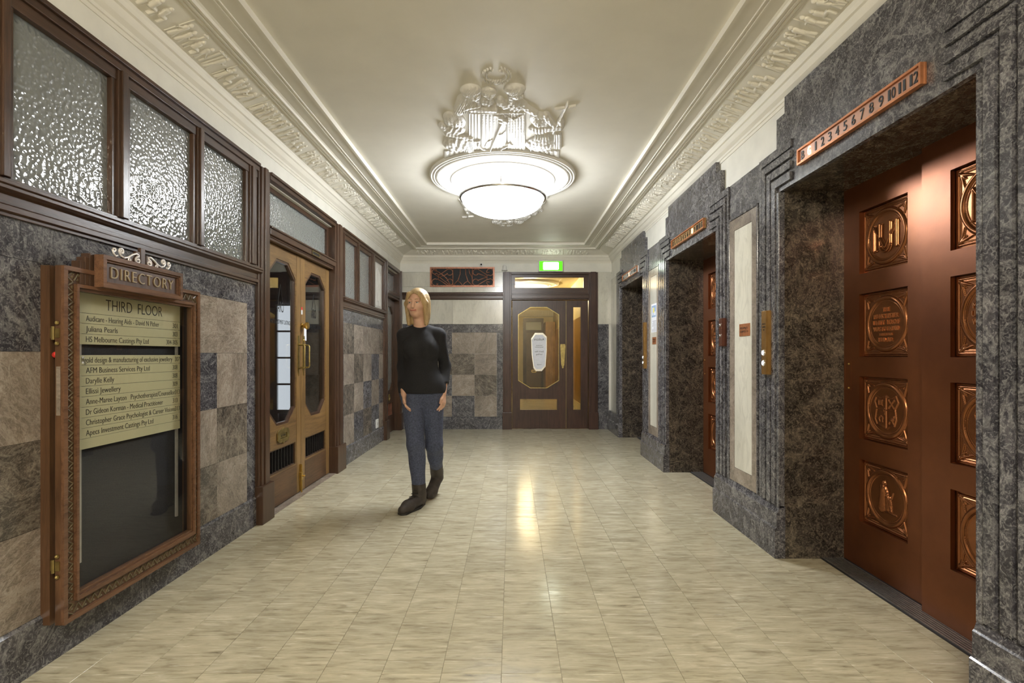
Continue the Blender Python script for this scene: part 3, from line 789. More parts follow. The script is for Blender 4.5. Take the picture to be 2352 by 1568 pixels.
mb = MB().ext([(0, 0), (0.012, 0), (0.012, 0.192), (0.006, 0.202), (0, 0.202)], XC, -0.14, lambda p, q, t: (t, YB + 0.011 - p * 1.9, q))
struct(mb, 'baseboard_back', 'marble_dark_n', 'dark marble skirting at the foot of the end wall', 'baseboard')
mb = MB().ext([(0, 2.122), (0.018, 2.122), (0.022, 2.140), (0.022, 2.185), (0.030, 2.195), (0.030, 2.205), (0.045, 2.212), (0.045, 2.226), (0.036, 2.240), (0, 2.242)], XC, -0.14, lambda p, q, t: (t, YB + 0.012 - p * 1.2, q))
struct(mb, 'trim_4', 'wood_x', 'dark timber rail across the end wall below the bronze grille', 'trim', bevel=0.001)

# ---- door_3 : dark glazed door with side light
d3 = structe('door_3', (0.62, YB, 0), 'dark timber end wall door with octagonal glass, narrow side light and transom', 'door')
def bpost(x0, x1):
    w_ = x1 - x0
    m2 = MB().box(x0, x1, YB - 0.025, YB + 0.14, 0, 2.57).box(x0 + w_ * 0.2, x1 - w_ * 0.2, YB - 0.040, YB, 0, 2.575)
    p = m2.build('post', 'wood_back', d3, bevel=0.003)
    MB().box(x0 - 0.006, x1 + 0.006, YB - 0.052, YB, 0, 0.275).build('plinth_block', 'wood_back', p, bevel=0.004)
bpost(-0.143, 0.0); bpost(1.265, 1.412)
MB().box(0, 1.265, YB - 0.02, YB + 0.13, 2.12, 2.225).box(0, 1.265, YB - 0.045, YB + 0.1, 2.14, 2.20).build('transom_bar', 'wood_x', d3, bevel=0.004)
MB().box(0, 1.265, YB - 0.03, YB + 0.13, 2.535, 2.57).build('head_rail', 'wood_x', d3, bevel=0.003)
FB = YB + 0.03
MB().plate(rect(0.0, 1.265, 2.22, 2.54), [rect(xb(1183), xb(1341), zb(660.5), zb(636.5))], -0.02, 0.02, BW(FB)).build('transom_frame', 'wood_x', d3, bevel=0.003)
MB().plate(rect(xb(1183) - .01, xb(1341) + .01, zb(661), zb(636)), [], -0.006, 0.0, BW(FB)).build('transom_pane', 'glass_amber', d3)
ox0, ox1, oz0, oz1 = xb(1190), xb(1284.5), zb(891.5), zb(704.5)
kx0, kx1, kz0, kz1 = xb(1194.5), xb(1280), zb(941), zb(916.5)
lx1 = xb(1300)
lf = MB().plate(rect(0.012, lx1, 0.012, 2.108), [octa(ox0, ox1, oz0, oz1, 0.20, 0.125), rect(kx0, kx1, kz0, kz1)], -0.025, 0.02, BW(FB)).build('door_leaf', 'wood_back', d3, bevel=0.002)
MB().plate(octa(ox0, ox1, oz0, oz1, 0.20, 0.125), [octa(ox0 + .009, ox1 - .009, oz0 + .009, oz1 - .009, 0.197, 0.122)], -0.01, 0.010, BW(FB)).build('glazing_bead', 'brass_old', lf, bevel=0.003)
MB().plate(octa(ox0 + .005, ox1 - .005, oz0 + .005, oz1 - .005, 0.20, 0.125), [], -0.006, 0.0, BW(FB)).build('pane', 'glass_amber', lf)
MB().plate(rect(kx0 - .005, kx1 + .005, kz0 - .005, kz1 + .005), [], -0.006, 0.0, BW(FB)).build('pane', 'glass_amber', lf)
pc = (xb(1286.5) + xb(1299)) / 2
MB().plate([(pc - .026, zb(846) + .06), (pc - .012, zb(846) + .03), (pc - .012, zb(846) + .012), (pc, zb(846)), (pc + .012, zb(846) + .012), (pc + .012, zb(846) + .03), (pc + .026, zb(846) + .06), (pc + .042, zb(795)), (pc + .036, zb(790)), (pc - .036, zb(790)), (pc - .042, zb(795))], [], 0.02, 0.026, BW(FB)).build('push_plate', 'brass_old', lf, bevel=0.001)
sd = MB().plate(rect(lx1 + 0.006, 1.253, 0.012, 2.108), [rect(xb(1317), xb(1334), zb(941), zb(705))], -0.025, 0.02, BW(FB)).build('side_light', 'wood_back', d3, bevel=0.002)
MB().plate(rect(xb(1316), xb(1335), zb(942), zb(704)), [], -0.006, 0.0, BW(FB)).build('pane', 'glass_amber', sd)
ME('brass_old', lx1, lx1 + 0.006, FB - 0.012, FB + 0.02, 0.012, 2.108, name='astragal', parent=d3)
ME('marble_tframe', 0, 1.265, YB - 0.02, YB + 0.15, -0.004, 0.005, name='threshold', parent=d3)
# coffin shaped sign hung on the far side of the glass: its lettering reads backwards from here
sx0, sx1, sz0, sz1 = xb(1220), xb(1256), zb(852), zb(764)
sg = empty('door_sign', ((sx0 + sx1) / 2, FB - 0.012, sz0), 'pale tapered octagonal sign stuck on the end door glass, lettering reversed', 'sign')
def coffin(k):
    w_ = sx1 - sx0; h = sz1 - sz0
    P = [(0.25, 1), (0.75, 1), (1, .90), (1, .55), (0.93, .12), (0.68, 0), (0.30, 0), (0.15, .08), (0.03, .45), (0.0, .85)]
    cx, cz = 0.5, 0.5
    return [(sx0 + w_ * (cx + (p - cx) * k), sz0 + h * (cz + (q - cz) * k)) for p, q in P]
MB().plate(coffin(1.0), [coffin(0.90)], 0.012, 0.016, BW(FB)).build('sign_rim', 'chrome', sg)
MB().plate(coffin(0.92), [], 0.011, 0.015, BW(FB)).build('sign_face', 'paper', sg)
for txt, hh, ww, zz in (('Audicare', 0.040, 0.165, 0.80), ('International', 0.016, 0.10, 0.66), ('Hearing Consultants', 0.016, 0.135, 0.615), ('David N. Pither', 0.026, 0.15, 0.49), ('Lisa Wong', 0.026, 0.10, 0.42), ('Audiologist', 0.014, 0.075, 0.16)):
    MB().text(txt, lambda u, v, t: ((sx0 + sx1) / 2 + 0.004 - u, FB - 0.0155 - t, sz0 + (sz1 - sz0) * zz + v), width=ww, height=hh, align='CENTER', depth=0.0006).build('lettering', 'ink', sg)

# ---- passage beyond the end door
PX0, PX1, PY1 = -0.42, 1.52, 18.6
mb = MB().box(PX0 - 0.1, PX0, YB + 0.14, PY1, 0, 2.95).box(PX1, PX1 + 0.1, YB + 0.14, PY1, 0, 2.95).box(PX0 - 0.1, PX1 + 0.1, PY1, PY1 + 0.1, 0, 2.95).box(PX0 - 0.1, PX1 + 0.1, YB + 0.14, PY1, 2.95, 3.05)
pw = struct(mb, 'wall_passage', 'cream_glow', 'warm lit cream passage walls beyond the end door', 'wall')
struct(MB().box(PX0, PX1, YB + 0.02, PY1, -0.08, -0.001), 'floor_passage', 'floor_tile', 'beige tiled passage floor beyond the end door', 'floor')
ME('panel_gold', PX1 - 0.03, PX1, YB + 0.3, PY1, 0.16, 2.05, name='wood_panelling', parent=pw)
ME('panel_gold', 1.16, PX1 - 0.03, PY1 - 1.2, PY1, 0.0, 2.35, name='wood_screen', parent=pw)
ME('cream_glow', PX1 - 0.045, PX1, YB + 0.3, PY1, 0.0, 0.16, name='skirting', parent=pw)
ME('marble_brown', PX0, PX0 + 0.02, YB + 0.3, PY1, 0.0, 1.7, name='marble_dado', parent=pw)
mb = MB()
for yy in np.arange(PX0, PX1, 0.075): mb.box(yy, yy + 0.045, PY1 - 0.16, PY1, 2.62, 2.80)
mb.box(PX0, PX1, PY1 - 0.10, PY1, 2.60, 2.84).build('ribbed_cornice', 'plaster', pw)
d9 = structe('door_7', (0.8, PY1, 0), 'distant brown door at the far end of the passage seen through the glass', 'door')
MB().plate(rect(0.42, 1.16, 0, 2.55), [rect(0.52, 1.08, 2.12, 2.42)], 0.0, 0.06, BW(PY1)).build('door_frame', 'wood_back', d9)
MB().plate(rect(0.52, 1.08, 2.12, 2.42), [], 0.0, 0.02, BW(PY1)).build('pane', 'glass_frost', d9)
MB().plate(rect(0.54, 1.06, 0.02, 2.02), [], 0.06, 0.08, BW(PY1)).build('door_leaf', 'oak_low', d9, bevel=0.003)
MB().plate(octa(0.72, 0.90, 0.58, 0.68, 0.02), [octa(0.75, 0.87, 0.61, 0.65, 0.01)], 0.08, 0.09, BW(PY1)).build('mail_slot', 'brass', d9)

# ================================================================== RIGHT WALL WITH THREE LIFTS
LC = [2.40, 4.635, 6.87]; HW = 0.65; ZO = 2.19      # lift centres, half opening, opening height
XD = 1.985                                          # face of the far leaves
mb = MB().box(XR, XR + 0.06, Y0, YB + 0.1, 2.40, 2.76).box(XR, 2.2, 7.82, YB + 0.1, 0.0, 2.45)
wall_right = struct(mb, 'wall_right', 'cream_wall', 'right lobby wall with three marble framed lift openings', 'wall')
edges = [(Y0, LC[0] - HW), (LC[0] + HW, LC[1] - HW), (LC[1] + HW, LC[2] - HW), (LC[2] + HW, 7.82)]
wall_tile(wall_right, 'R', XR - 0.012, 7.825, YB, 1.10, 2.33, 'marble_white', name='marble_slab')
wall_tile(wall_right, 'R', XR - 0.012, 7.825, YB, 2.33, 2.45, 'marble_white', name='marble_slab')
wall_tile(wall_right, 'R', XR - 0.012, 7.825, YB, 0.30, 1.10, 'marble_white', name='marble_slab')
for i, (a, b) in enumerate(edges):
    MB().box(XP + 0.004, XD + 0.10, a, b, 0.0, ZO).build('pilaster', 'marble_dark_n', wall_right)
    # marble linings of the reveals
    if i > 0: MB().box(XP, XD + 0.05, a - 0.004, a, 0.0, ZO).build('reveal_slab', 'marble_brown', wall_right) if False else None
    if i < 3: MB().box(XP + 0.03, XD + 0.08, b - 0.001, b + 0.003, 0.0, ZO).build('reveal_slab', 'marble_brown', wall_right)
    if i > 0: MB().box(XP + 0.03, XD + 0.08, a - 0.003, a + 0.001, 0.0, ZO).build('reveal_slab', 'marble_brown', wall_right)
    # moulded plinth
    pr = [(XP + 0.034, 0), (1.572, 0), (1.572, 0.175), (1.578, 0.181), (1.583, 0.184), (1.583, 0.268), (1.588, 0.274), (1.590, 0.277), (1.595, 0.292), (1.603, 0.312), (XP + 0.034, 0.312)]
    e = YB if i == 3 else b
    MB().ext(pr, a - 0.004, e + (0.004 if i < 3 else 0), lambda p, q, t: (p, t, q)).build('plinth', 'marble_dark_n', wall_right)
# frieze band over the openings
for a, b in ((Y0, 0.9), (0.9, LC[0] + HW + 0.5), (LC[0] + HW + 0.5, LC[1] + HW + 0.48), (LC[1] + HW + 0.48, 7.82)):
    wall_tile(wall_right, 'R', XP + 0.004, a, b, ZO, 2.452, 'marble_dark_n', th=0.10, name='marble_band')
for c in LC:
    MB().box(XP + 0.03, XD + 0.10, c - HW, c + HW, ZO, ZO + 0.012).build('soffit_slab', 'marble_brown', wall_right)
    MB().box(XP + 0.09, XD + 0.14, c - HW, c + HW, ZO + 0.012, 2.45).build('lintel_core', 'marble_brown', wall_right)
    # stepped lintel slab above
    s = [(c - 0.70, 2.453), (c + 0.70, 2.453), (c + 0.70, 2.640), (c + 0.61, 2.640), (c + 0.61, 2.735), (c - 0.61, 2.735), (c - 0.61, 2.640), (c - 0.70, 2.640)]
    MB().plate(s, [], 0.0, 0.035, lambda u, v, t: (XR - t, u, v)).build('stepped_lintel', 'marble_dark_n', wall_right)
    # reeded architrave: three raised bands that turn the corner and stop short over the opening
    for sgn in (-1, 1):
        for (o0, o1, z0_, z1_) in ((0.030, 0.072, 0.030, 0.076), (0.090, 0.130, 0.094, 0.138), (0.150, 0.190, 0.156, 0.198)):
            ye = c + sgn * HW
            P = [(ye + sgn * o0, 0.312), (ye + sgn * o1, 0.312), (ye + sgn * o1, ZO + z1_), (ye - sgn * 0.135, ZO + z1_), (ye - sgn * 0.135, ZO + z0_), (ye + sgn * o0, ZO + z0_)]
            MB().plate(P, [], 0.0, 0.016, lambda u, v, t: (XP + 0.004 - t, u, v)).build('reeded_band', 'marble_dark_n', wall_right, bevel=0.005)
        P = [(ye + sgn * 0.206, 0.312), (ye + sgn * 0.235, 0.312), (ye + sgn * 0.235, ZO + 0.262), (ye - sgn * 0.135, ZO + 0.262), (ye - sgn * 0.135, ZO + 0.214), (ye + sgn * 0.206, ZO + 0.214)]
        MB().plate(P, [], 0.0, 0.010, lambda u, v, t: (XP + 0.004 - t, u, v)).build('reeded_band', 'marble_dark_n', wall_right, bevel=0.003)
        MB().box(XP - 0.006, XP + 0.032, ye - sgn * 0.004, ye + sgn * 0.024, 0.0 if False else 0.30, ZO - 0.001).build('edge_bead', 'marble_dark_n', wall_right, bevel=0.004)
# framed white marble panels on the two pilasters between lifts
for c in (3.528, 5.752):
    MB().plate(rect(c - 0.205, c + 0.205, 0.312, 2.185), [rect(c - 0.135, c + 0.135, 0.410, 2.105)], 0.0, 0.007, lambda u, v, t: (XP + 0.004 - t, u, v)).build('panel_frame', 'marble_tframe', wall_right, bevel=0.002)
    MB().box(XP + 0.000, XP + 0.004, c - 0.133, c + 0.133, 0.412, 2.103).build('white_panel', 'marble_white', wall_right)
    for s_ in (-1, 1):
        MB().box(XP - 0.008, XP + 0.01, c + s_ * 0.207, c + s_ * 0.222, 0.312, 2.20).build('panel_bead', 'marble_dark_n', wall_right, bevel=0.003)
    MB().box(XP - 0.008, XP + 0.01, c - 0.222, c + 0.222, 2.187, 2.202).build('panel_bead', 'marble_dark_n', wall_right, bevel=0.003)

# ------------------------------------------------------------------ lift doors
PS = 0.346
def medal_mesh(kind):
    n = 190
    S = PS
    U, V = np.meshgrid(np.linspace(-S / 2, S / 2, n), np.linspace(-S / 2, S / 2, n), indexing='ij')
    H = np.full(U.shape, 0.0008)
    # moulded edge
    for k, (rr, hh) in enumerate(((0.004, 0.006), )):
        q = S / 2 - 0.012
        hpoly(H, U, V, [(-q, -q), (q, -q), (q, q), (-q, q), (-q, -q)], rr, hh)
    # oval ring
    R = np.hypot(U, V)
    ring_ = np.clip(1 - ((R - 0.139) / 0.013) ** 2, 0, None) ** 0.5 * 0.012
    np.maximum(H, ring_, out=H)
    ring2 = np.clip(1 - ((R - 0.122) / 0.004) ** 2, 0, None) ** 0.5 * 0.004
    np.maximum(H, ring2, out=H)
    # corner leaves
    for sx in (-1, 1):
        for sy in (-1, 1):
            for a, r0 in ((0.0, 0.010), (0.55, 0.008), (-0.55, 0.008)):
                an = math.atan2(sy, sx) + PI + a * 0.9
                c0 = (sx * 0.146, sy * 0.146)
                ln = 0.032 if a == 0 else 0.062
                hcap(H, U, V, c0, (c0[0] + ln * math.cos(an), c0[1] + ln * math.sin(an)), r0, 0.003, 0.008)
            hell(H, U, V, (sx * 0.150, sy * 0.150), 0.009, 0.009, 0.010)
            for t_ in np.linspace(0.2, 0.75, 6):
                pass
            hpoly(H, U, V, [(sx * 0.150, sy * (0.146 - 0.1 * t_)) for t_ in (0, 0.5, 1.0)], 0.003, 0.004)
            hpoly(H, U, V, [(sx * (0.146 - 0.1 * t_), sy * 0.150) for t_ in (0, 0.5, 1.0)], 0.003, 0.004)
    if kind == 0:
        h = 0.016; r = 0.0075
        hpoly(H, U, V, [(-0.082, -0.068), (-0.082, 0.062)], r, h, 0.3); hpoly(H, U, V, [(0.082, -0.068), (0.082, 0.068)], r, h, 0.3)
        hpoly(H, U, V, [(-0.080, 0.066), (-0.002, -0.060)], 0.0055, h, 0.3); hpoly(H, U, V, [(0.080, 0.070), (0.002, -0.060)], 0.0045, h * 0.8, 0.3)
        arc = [(-0.038, 0.070), (-0.038, -0.030)] + [(0.038 * math.cos(a), -0.045 + 0.038 * math.sin(a)) for a in np.linspace(PI, 2 * PI, 9)] + [(0.038, -0.030), (0.038, 0.070)]
        hpoly(H, U, V, arc, 0.006, h, 0.3)
        for x in (-0.082, 0.082): hpoly(H, U, V, [(x - 0.016, -0.069), (x + 0.016, -0.069)], 0.003, h * 0.7)
        for x in (-0.038, 0.038, 0.085, -0.085): hpoly(H, U, V, [(x - 0.012, 0.071), (x + 0.012, 0.071)], 0.003, h * 0.7)
    if kind == 2:
        sh = [(-0.070, 0.072), (-0.040, 0.064), (-0.020, 0.070), (0.0, 0.080), (0.020, 0.068), (0.045, 0.068), (0.072, 0.082), (0.088, 0.050), (0.066, 0.015), (0.074, -0.040), (0.060, -0.075), (0.030, -0.080), (0.004, -0.096), (-0.030, -0.084), (-0.064, -0.080), (-0.080, -0.050), (-0.068, 0.010), (-0.084, 0.045), (-0.070, 0.072)]
        hpoly(H, U, V, sh, 0.004, 0.007)
        hpoly(H, U, V, [(0.004, 0.078), (0.004, -0.094)], 0.004, 0.009); hpoly(H, U, V, [(-0.07, 0.008), (0.068, 0.002)], 0.004, 0.008)
        for x in (-0.055, -0.043, -0.031): hpoly(H, U, V, [(x, 0.028), (x, 0.052)], 0.0035, 0.006)
        hpoly(H, U, V, [(-0.06, 0.026), (-0.026, 0.026)], 0.003, 0.006); hpoly(H, U, V, [(-0.06, 0.055), (-0.026, 0.055)], 0.003, 0.006)
        hpoly(H, U, V, [(0.020, 0.018), (0.055, 0.056)], 0.0035, 0.007); hpoly(H, U, V, [(0.055, 0.018), (0.020, 0.056)], 0.0035, 0.007)
        for c_ in ((0.020, 0.058), (0.056, 0.058), (0.020, 0.016), (0.056, 0.016)): hell(H, U, V, c_, 0.006, 0.006, 0.007)
        hpoly(H, U, V, [(-0.045, -0.062), (-0.052, -0.045), (-0.040, -0.030), (-0.024, -0.040), (-0.026, -0.062)], 0.0035, 0.006)
        hell(H, U, V, (0.038, -0.045), 0.020, 0.011, 0.008, 0.3); hcap(H, U, V, (0.045, -0.05), (0.055, -0.068), 0.005, 0.003, 0.006); hcap(H, U, V, (0.028, -0.05), (0.022, -0.068), 0.005, 0.003, 0.006); hell(H, U, V, (0.055, -0.028), 0.008, 0.007, 0.007)
        hell(H, U, V, (-0.012, -0.006), 0.012, 0.022, 0.007); hell(H, U, V, (-0.012, 0.0), 0.004, 0.006, 0.010)
    if kind == 3:
        hell(H, U, V, (-0.012, 0.082), 0.012, 0.014, 0.014)
        hell(H, U, V, (-0.020, 0.050), 0.020, 0.028, 0.012, 0.2, fold=0.2, fk=260)
        hcap(H, U, V, (-0.022, 0.045), (-0.030, -0.055), 0.018, 0.028, 0.012)
        hell(H, U, V, (0.012, 0.022), 0.009, 0.010, 0.013)
        hcap(H, U, V, (0.012, 0.008), (0.018, -0.050), 0.013, 0.018, 0.012)
        hcap(H, U, V, (0.030, -0.002), (0.034, -0.030), 0.008, 0.010, 0.010)
        hell(H, U, V, (0.032, 0.012), 0.007, 0.008, 0.011); hcap(H, U, V, (0.034, -0.03), (0.040, -0.060), 0.009, 0.006, 0.009)
        hpoly(H, U, V, [(0.040, 0.008), (0.052, 0.040)], 0.003, 0.006)
        hpoly(H, U, V, [(-0.06, -0.070), (0.075, -0.072)], 0.004, 0.005)
        hpoly(H, U, V, [(-0.002, 0.060), (0.012, 0.036)], 0.007, 0.012)
        H += np.where(H > 0.006, 0.0012 * np.sin(U * 900 + V * 200), 0) * (R < 0.1)
    fn = lambda i, j, h: np.stack([-h, -(-S / 2 + S * i / (n - 1)), -S / 2 + S * j / (n - 1)], 1)
    vs, fs = heightfield(np.clip(H, 0.0002, None), fn)
    mb = MB().add(vs, fs)
    if kind == 4:
        for txt, zz, ww, hh in (('THE', 0.076, 0.052, 0.022), ('MANCHESTER', 0.040, 0.180, 0.024), ('UNITY  I.O.O.F', 0.006, 0.192, 0.024), ('WAS FOUNDED', -0.028, 0.186, 0.023), ('IN VICTORIA', -0.053, 0.094, 0.013), ('1840 AD.', -0.086, 0.105, 0.022)):
            mb.text(txt, lambda u, v, t: (-0.004 - t, -u, zz - 0.01 + v), width=ww, height=hh, align='CENTER', depth=0.008, res=2)
    me = bpy.data.meshes.new('medallion_panel'); me.from_pydata(mb.v, [], mb.f); me.materials.append(MATS['medal_copper'])
    me.polygons.foreach_set('use_smooth', [i < len(fs) for i in range(len(me.polygons))])
    return me
MEDALS = [medal_mesh(k) for k in range(4)]
def plaque_text():
    mb = MB()
    for txt, zz, ww, hh in (('THE', 0.076, 0.052, 0.022), ('MANCHESTER', 0.040, 0.180, 0.024), ('UNITY  I.O.O.F', 0.006, 0.192, 0.024), ('WAS FOUNDED', -0.028, 0.186, 0.023), ('IN VICTORIA', -0.053, 0.094, 0.013), ('1840 AD.', -0.086, 0.105, 0.022)):
        mb.text(txt, lambda u, v, t: (-0.003 - t, -u, zz - 0.01 + v), width=ww, height=hh, align='CENTER', depth=0.004, res=2)
    me = bpy.data.meshes.new('raised_lettering'); me.from_pydata(mb.v, [], mb.f); me.materials.append(MATS['bright_copper'])
    return me
LETTERS = plaque_text()
PZ = [1.853, 1.383, 0.916, 0.446]
def lift_leaf(parent, c, yc, x):
    """yc = centre of leaf, x = face"""
    h = 0.178
    holes = [rect(yc - h, yc + h, z - h, z + h) for z in PZ]
    lf = MB().plate(rect(yc - 0.335, yc + 0.335, 0.008, 2.215), holes, 0.0, 0.036, lambda u, v, t: (x + 0.036 - t, u, v)).build('door_leaf', 'lift_copper', parent, bevel=0.0025)
    MB().box(x + 0.036, x + 0.040, yc - 0.33, yc + 0.33, 0.01, 2.21).build('leaf_back', 'lift_copper', lf)
    for k, z in enumerate(PZ):
        o = bpy.data.objects.new('medallion_panel', MEDALS[k]); COL.objects.link(o); o.parent = lf
        o.location = Vector((x + 0.024, yc, z)) - wloc(lf)
    o = bpy.data.objects.new('raised_lettering', LETTERS); COL.objects.link(o); o.parent = lf
    o.location = Vector((x + 0.024, yc, PZ[1])) - wloc(lf)
    return lf
door4 = structe('door_4', (XD, LC[0], 0), 'nearest bronze lift doors with medallion panels, large at the right edge', 'lift door')
f1 = lift_leaf(door4, LC[0], LC[0] + 0.335, XD); lift_leaf(door4, LC[0], LC[0] - 0.322, XD - 0.045)
pp = MB().plate(rect(LC[0] + 0.582, LC[0] + 0.640, 1.010, 1.175), [rect(LC[0] + 0.586, LC[0] + 0.636, 1.014, 1.171)], 0, 0.0015, lambda u, v, t: (XD - t, u, v))
pp = pp.build('lock_plate', 'lift_copper', f1)
for z in (1.022, 1.163): MB().sphere((XD - 0.002, LC[0] + 0.60, z), 0.006, 8).build('rivet', 'brass', f1, smooth=True)
labels = {1: ('door_5', 'middle bronze lift doors with medallion panels deep in the second marble opening'), 2: ('door_6', 'farthest bronze lift doors hidden deep in the third marble opening')}
for i in (1, 2):
    c = copy_tree(door4); c.name = labels[i][0]; c.location.y = LC[i]; c['label'] = labels[i][1]
# grooved metal sills
def sill(i, label):
    c = LC[i]
    s = empty('lift_sill', (1.90, c, 0), label, 'door sill', 'grooved sills in front of the lift doors')
    MB().box(1.845, XD + 0.03, c - HW, c + HW, -0.01, 0.002).build('sill_base', 'rubber_black', s)
    for k in range(8):
        x = 1.858 + k * 0.0155
        MB().box(x, x + 0.009, c - HW + 0.002, c + HW - 0.002, 0.002, 0.007).build('tread_rib', 'sill_metal', s)
    return s
sill(0, 'grooved metal sill under the nearest lift doors'); sill(1, 'grooved metal sill under the middle lift doors'); sill(2, 'grooved metal sill under the farthest lift doors')

# ------------------------------------------------------------------ floor indicators over the lifts
def indicator(i, lit, face, label):
    c = LC[i]; z0, z1 = 2.262, 2.348; x = XP + 0.004 - 0.0
    e = empty('floor_indicator', (x, c, z0), label, 'indicator', 'floor indicators over the lifts')
    y0, y1 = c - 0.43, c + 0.425
    MB().box(x - 0.012, x, y0, y1, z0, z1).build('housing', 'copper_sign' if i == 0 else face, e, bevel=0.002)
    MB().plate(rect(y0, y1, z0, z1), [rect(y0 + 0.010, y1 - 0.010, z0 + 0.010, z1 - 0.010)], 0.012, 0.026, lambda u, v, t: (x - t, u, v)).build('housing_frame', 'copper_sign', e, bevel=0.003)
    MB().box(x - 0.016, x - 0.012, y0 + 0.010, y1 - 0.010, z0 + 0.010, z1 - 0.010).build('face_plate', face, e)
    for k, t_ in enumerate(['B', 'G'] + [str(q) for q in range(1, 13)]):
        yy = y1 - 0.045 - 0.0588 * k
        for q_, ch in enumerate(t_):
            yq = yy if len(t_) == 1 else yy + (0.011 if q_ == 0 else -0.013)
            MB().text(ch, lambda u, v, t: (x - 0.0172 - t, yq - u, z0 + 0.021 + v), width=(0.026 if len(t_) == 1 else 0.022) if ch != '1' else 0.012, height=0.045, align='CENTER', depth=0.003).build('numeral', ('digit_lit' if i < 2 else 'digit_red') if k == lit else 'ink', e)
plain('indicator_face', (0.48, 0.27, 0.19), 0.35, 0.35, 0.05)
plain('indicator_gold', (0.42, 0.25, 0.10), 0.35, 0.5, 0.05)
indicator(0, 1, 'indicator_face', 'copper floor indicator with its letter G lit over the nearest lift')
indicator(1, 9, 'indicator_gold', 'copper floor indicator with a lit numeral near its middle over the second lift')
indicator(2, 6, 'white_plastic', 'pale floor indicator with a red lit numeral over the farthest lift')

# ------------------------------------------------------------------ call panels, notices
def marks(mb, x, yc, z, wid, h, n, rs):
    """a worn line of small letter-like strokes too faint to read"""
    st = wid / n
    for k in range(n):
        y = yc + wid / 2 - st * (k + 0.5)
        mb.box(x - 0.0008, x, y + st * 0.28, y + st * 0.40, z, z + h)
        if rs.random() < 0.7: mb.box(x - 0.0008, x, y - st * 0.36, y + st * 0.3, z + (h * 0.82 if rs.random() < .5 else h * 0.4), z + (h if rs.random() < .5 else h * 0.58))
        if rs.random() < 0.6: mb.box(x - 0.0008, x, y - st * 0.36, y - st * 0.24, z, z + h)
        if rs.random() < 0.4: mb.box(x - 0.0008, x, y - st * 0.3, y + st * 0.3, z, z + h * 0.16)
def call_panel(yc, z0, z1, label, wd=0.085, lettered=True):
    e = empty('call_panel', (XP, yc, z0), label, 'call panel', 'brass lift call panels')
    x = XP - 0.010
    MB().ext([(x + 0.02, yc - wd / 2), (x - 0.014, yc - wd / 2), (x - 0.026, yc - wd / 2 + 0.014), (x - 0.026, yc + wd / 2 - 0.014), (x - 0.014, yc + wd / 2), (x + 0.02, yc + wd / 2)], z0, z1, lambda p, q, t: (p, q, t)).build('casing', 'bronze_case', e, bevel=0.0015)
    for k, z in enumerate((z0 + 0.07, z0 + 0.133)):
        b_ = MB().lathe([(0.020, 0.0), (0.020, -0.004), (0.016, -0.007), (0.014, -0.007)], (x - 0.026, yc, z), 20, 'X').build('button_ring', 'chrome', e, smooth=True)
        MB().lathe([(0.014, -0.005), (0.012, -0.008), (0, -0.009)], (x - 0.026, yc, z), 16, 'X').build('button', 'button_lit', e, smooth=True)
    if lettered:
        m2 = MB(); rs = random.Random(4)
        for k, (n, ww) in enumerate(((5, 0.040), (5, 0.040), (2, 0.018))): marks(m2, x - 0.026, yc, z1 - 0.086 - 0.0185 * k, ww, 0.010, n, rs)
        m2.build('engraved_text', 'ink', e)
call_panel(3.165, 1.095, 1.488, 'tall brass call panel with two lit buttons beside the nearest lift')
call_panel(6.06, 1.055, 1.60, 'slim brass call panel beside the farthest lift', 0.075, False)
e = empty('key_switch_panel', (XP, 3.84, 1.28), 'small dark red key switch panel on the reeded jamb of the middle lift', 'switch panel')
MB().ext([(XP, 3.79), (XP - 0.024, 3.79), (XP - 0.034, 3.80), (XP - 0.034, 3.855), (XP - 0.024, 3.865), (XP, 3.865)], 1.28, 1.490, lambda p, q, t: (p, q, t)).build('casing', 'red_bronze', e, bevel=0.002)
for z in (1.44, 1.36): MB().lathe([(0.010, 0), (0.010, -0.006), (0.0, -0.008)], (XP - 0.034, 3.828, z), 12, 'X').build('key_switch', 'chrome', e, smooth=True)
for yy, z in ((3.806, 1.292), (3.850, 1.292), (3.806, 1.415), (3.850, 1.415)): MB().sphere((XP - 0.034, yy, z), 0.003, 6).build('screw', 'brass', e)
def notice(yc, z0, z1, wd, label, n):
    e = empty('fire_notice', (XP, yc, z0), label, 'notice', 'copper notices on the white marble panels')
    MB().box(XP - 0.004, XP, yc - wd / 2, yc + wd / 2, z0, z1).build('plaque', 'copper_sign', e, bevel=0.001)
    m2 = MB(); rs = random.Random(n)
    for k in range(2): marks(m2, XP - 0.004, yc, z0 + (z1 - z0) * (0.55 - 0.27 * k), wd * 0.80, (z1 - z0) * 0.17, 7, rs)
    m2.build('engraved_text', 'ink_dark_copper', e)
notice(3.500, 1.345, 1.430, 0.155, 'square copper notice on the white panel between the nearest two lifts', 3)
notice(5.715, 1.335, 1.415, 0.145, 'square copper notice below the paper poster between the farther lifts', 8)
e = empty('evacuation_poster', (XP, 5.725, 1.45), 'tall white paper poster with a small coloured diagram on the white panel', 'poster')
MB().box(XP - 0.003, XP, 5.615, 5.835, 1.47, 1.79).build('sheet', 'paper', e)
m2 = MB(); rs = random.Random(2)
for k in range(9): m2.box(XP - 0.0036, XP - 0.003, 5.63, 5.63 + rs.uniform(0.1, 0.18), 1.482 + 0.014 * k, 1.486 + 0.014 * k)
m2.build('printed_lines', 'office_grey', e)
MB().plate(rect(5.64, 5.81, 1.64, 1.77), [rect(5.66, 5.73, 1.66, 1.70), rect(5.75, 5.79, 1.66, 1.75)], 0.003, 0.0036, lambda u, v, t: (XP - t, u, v)).build('printed_plan', 'paper_blue', e)
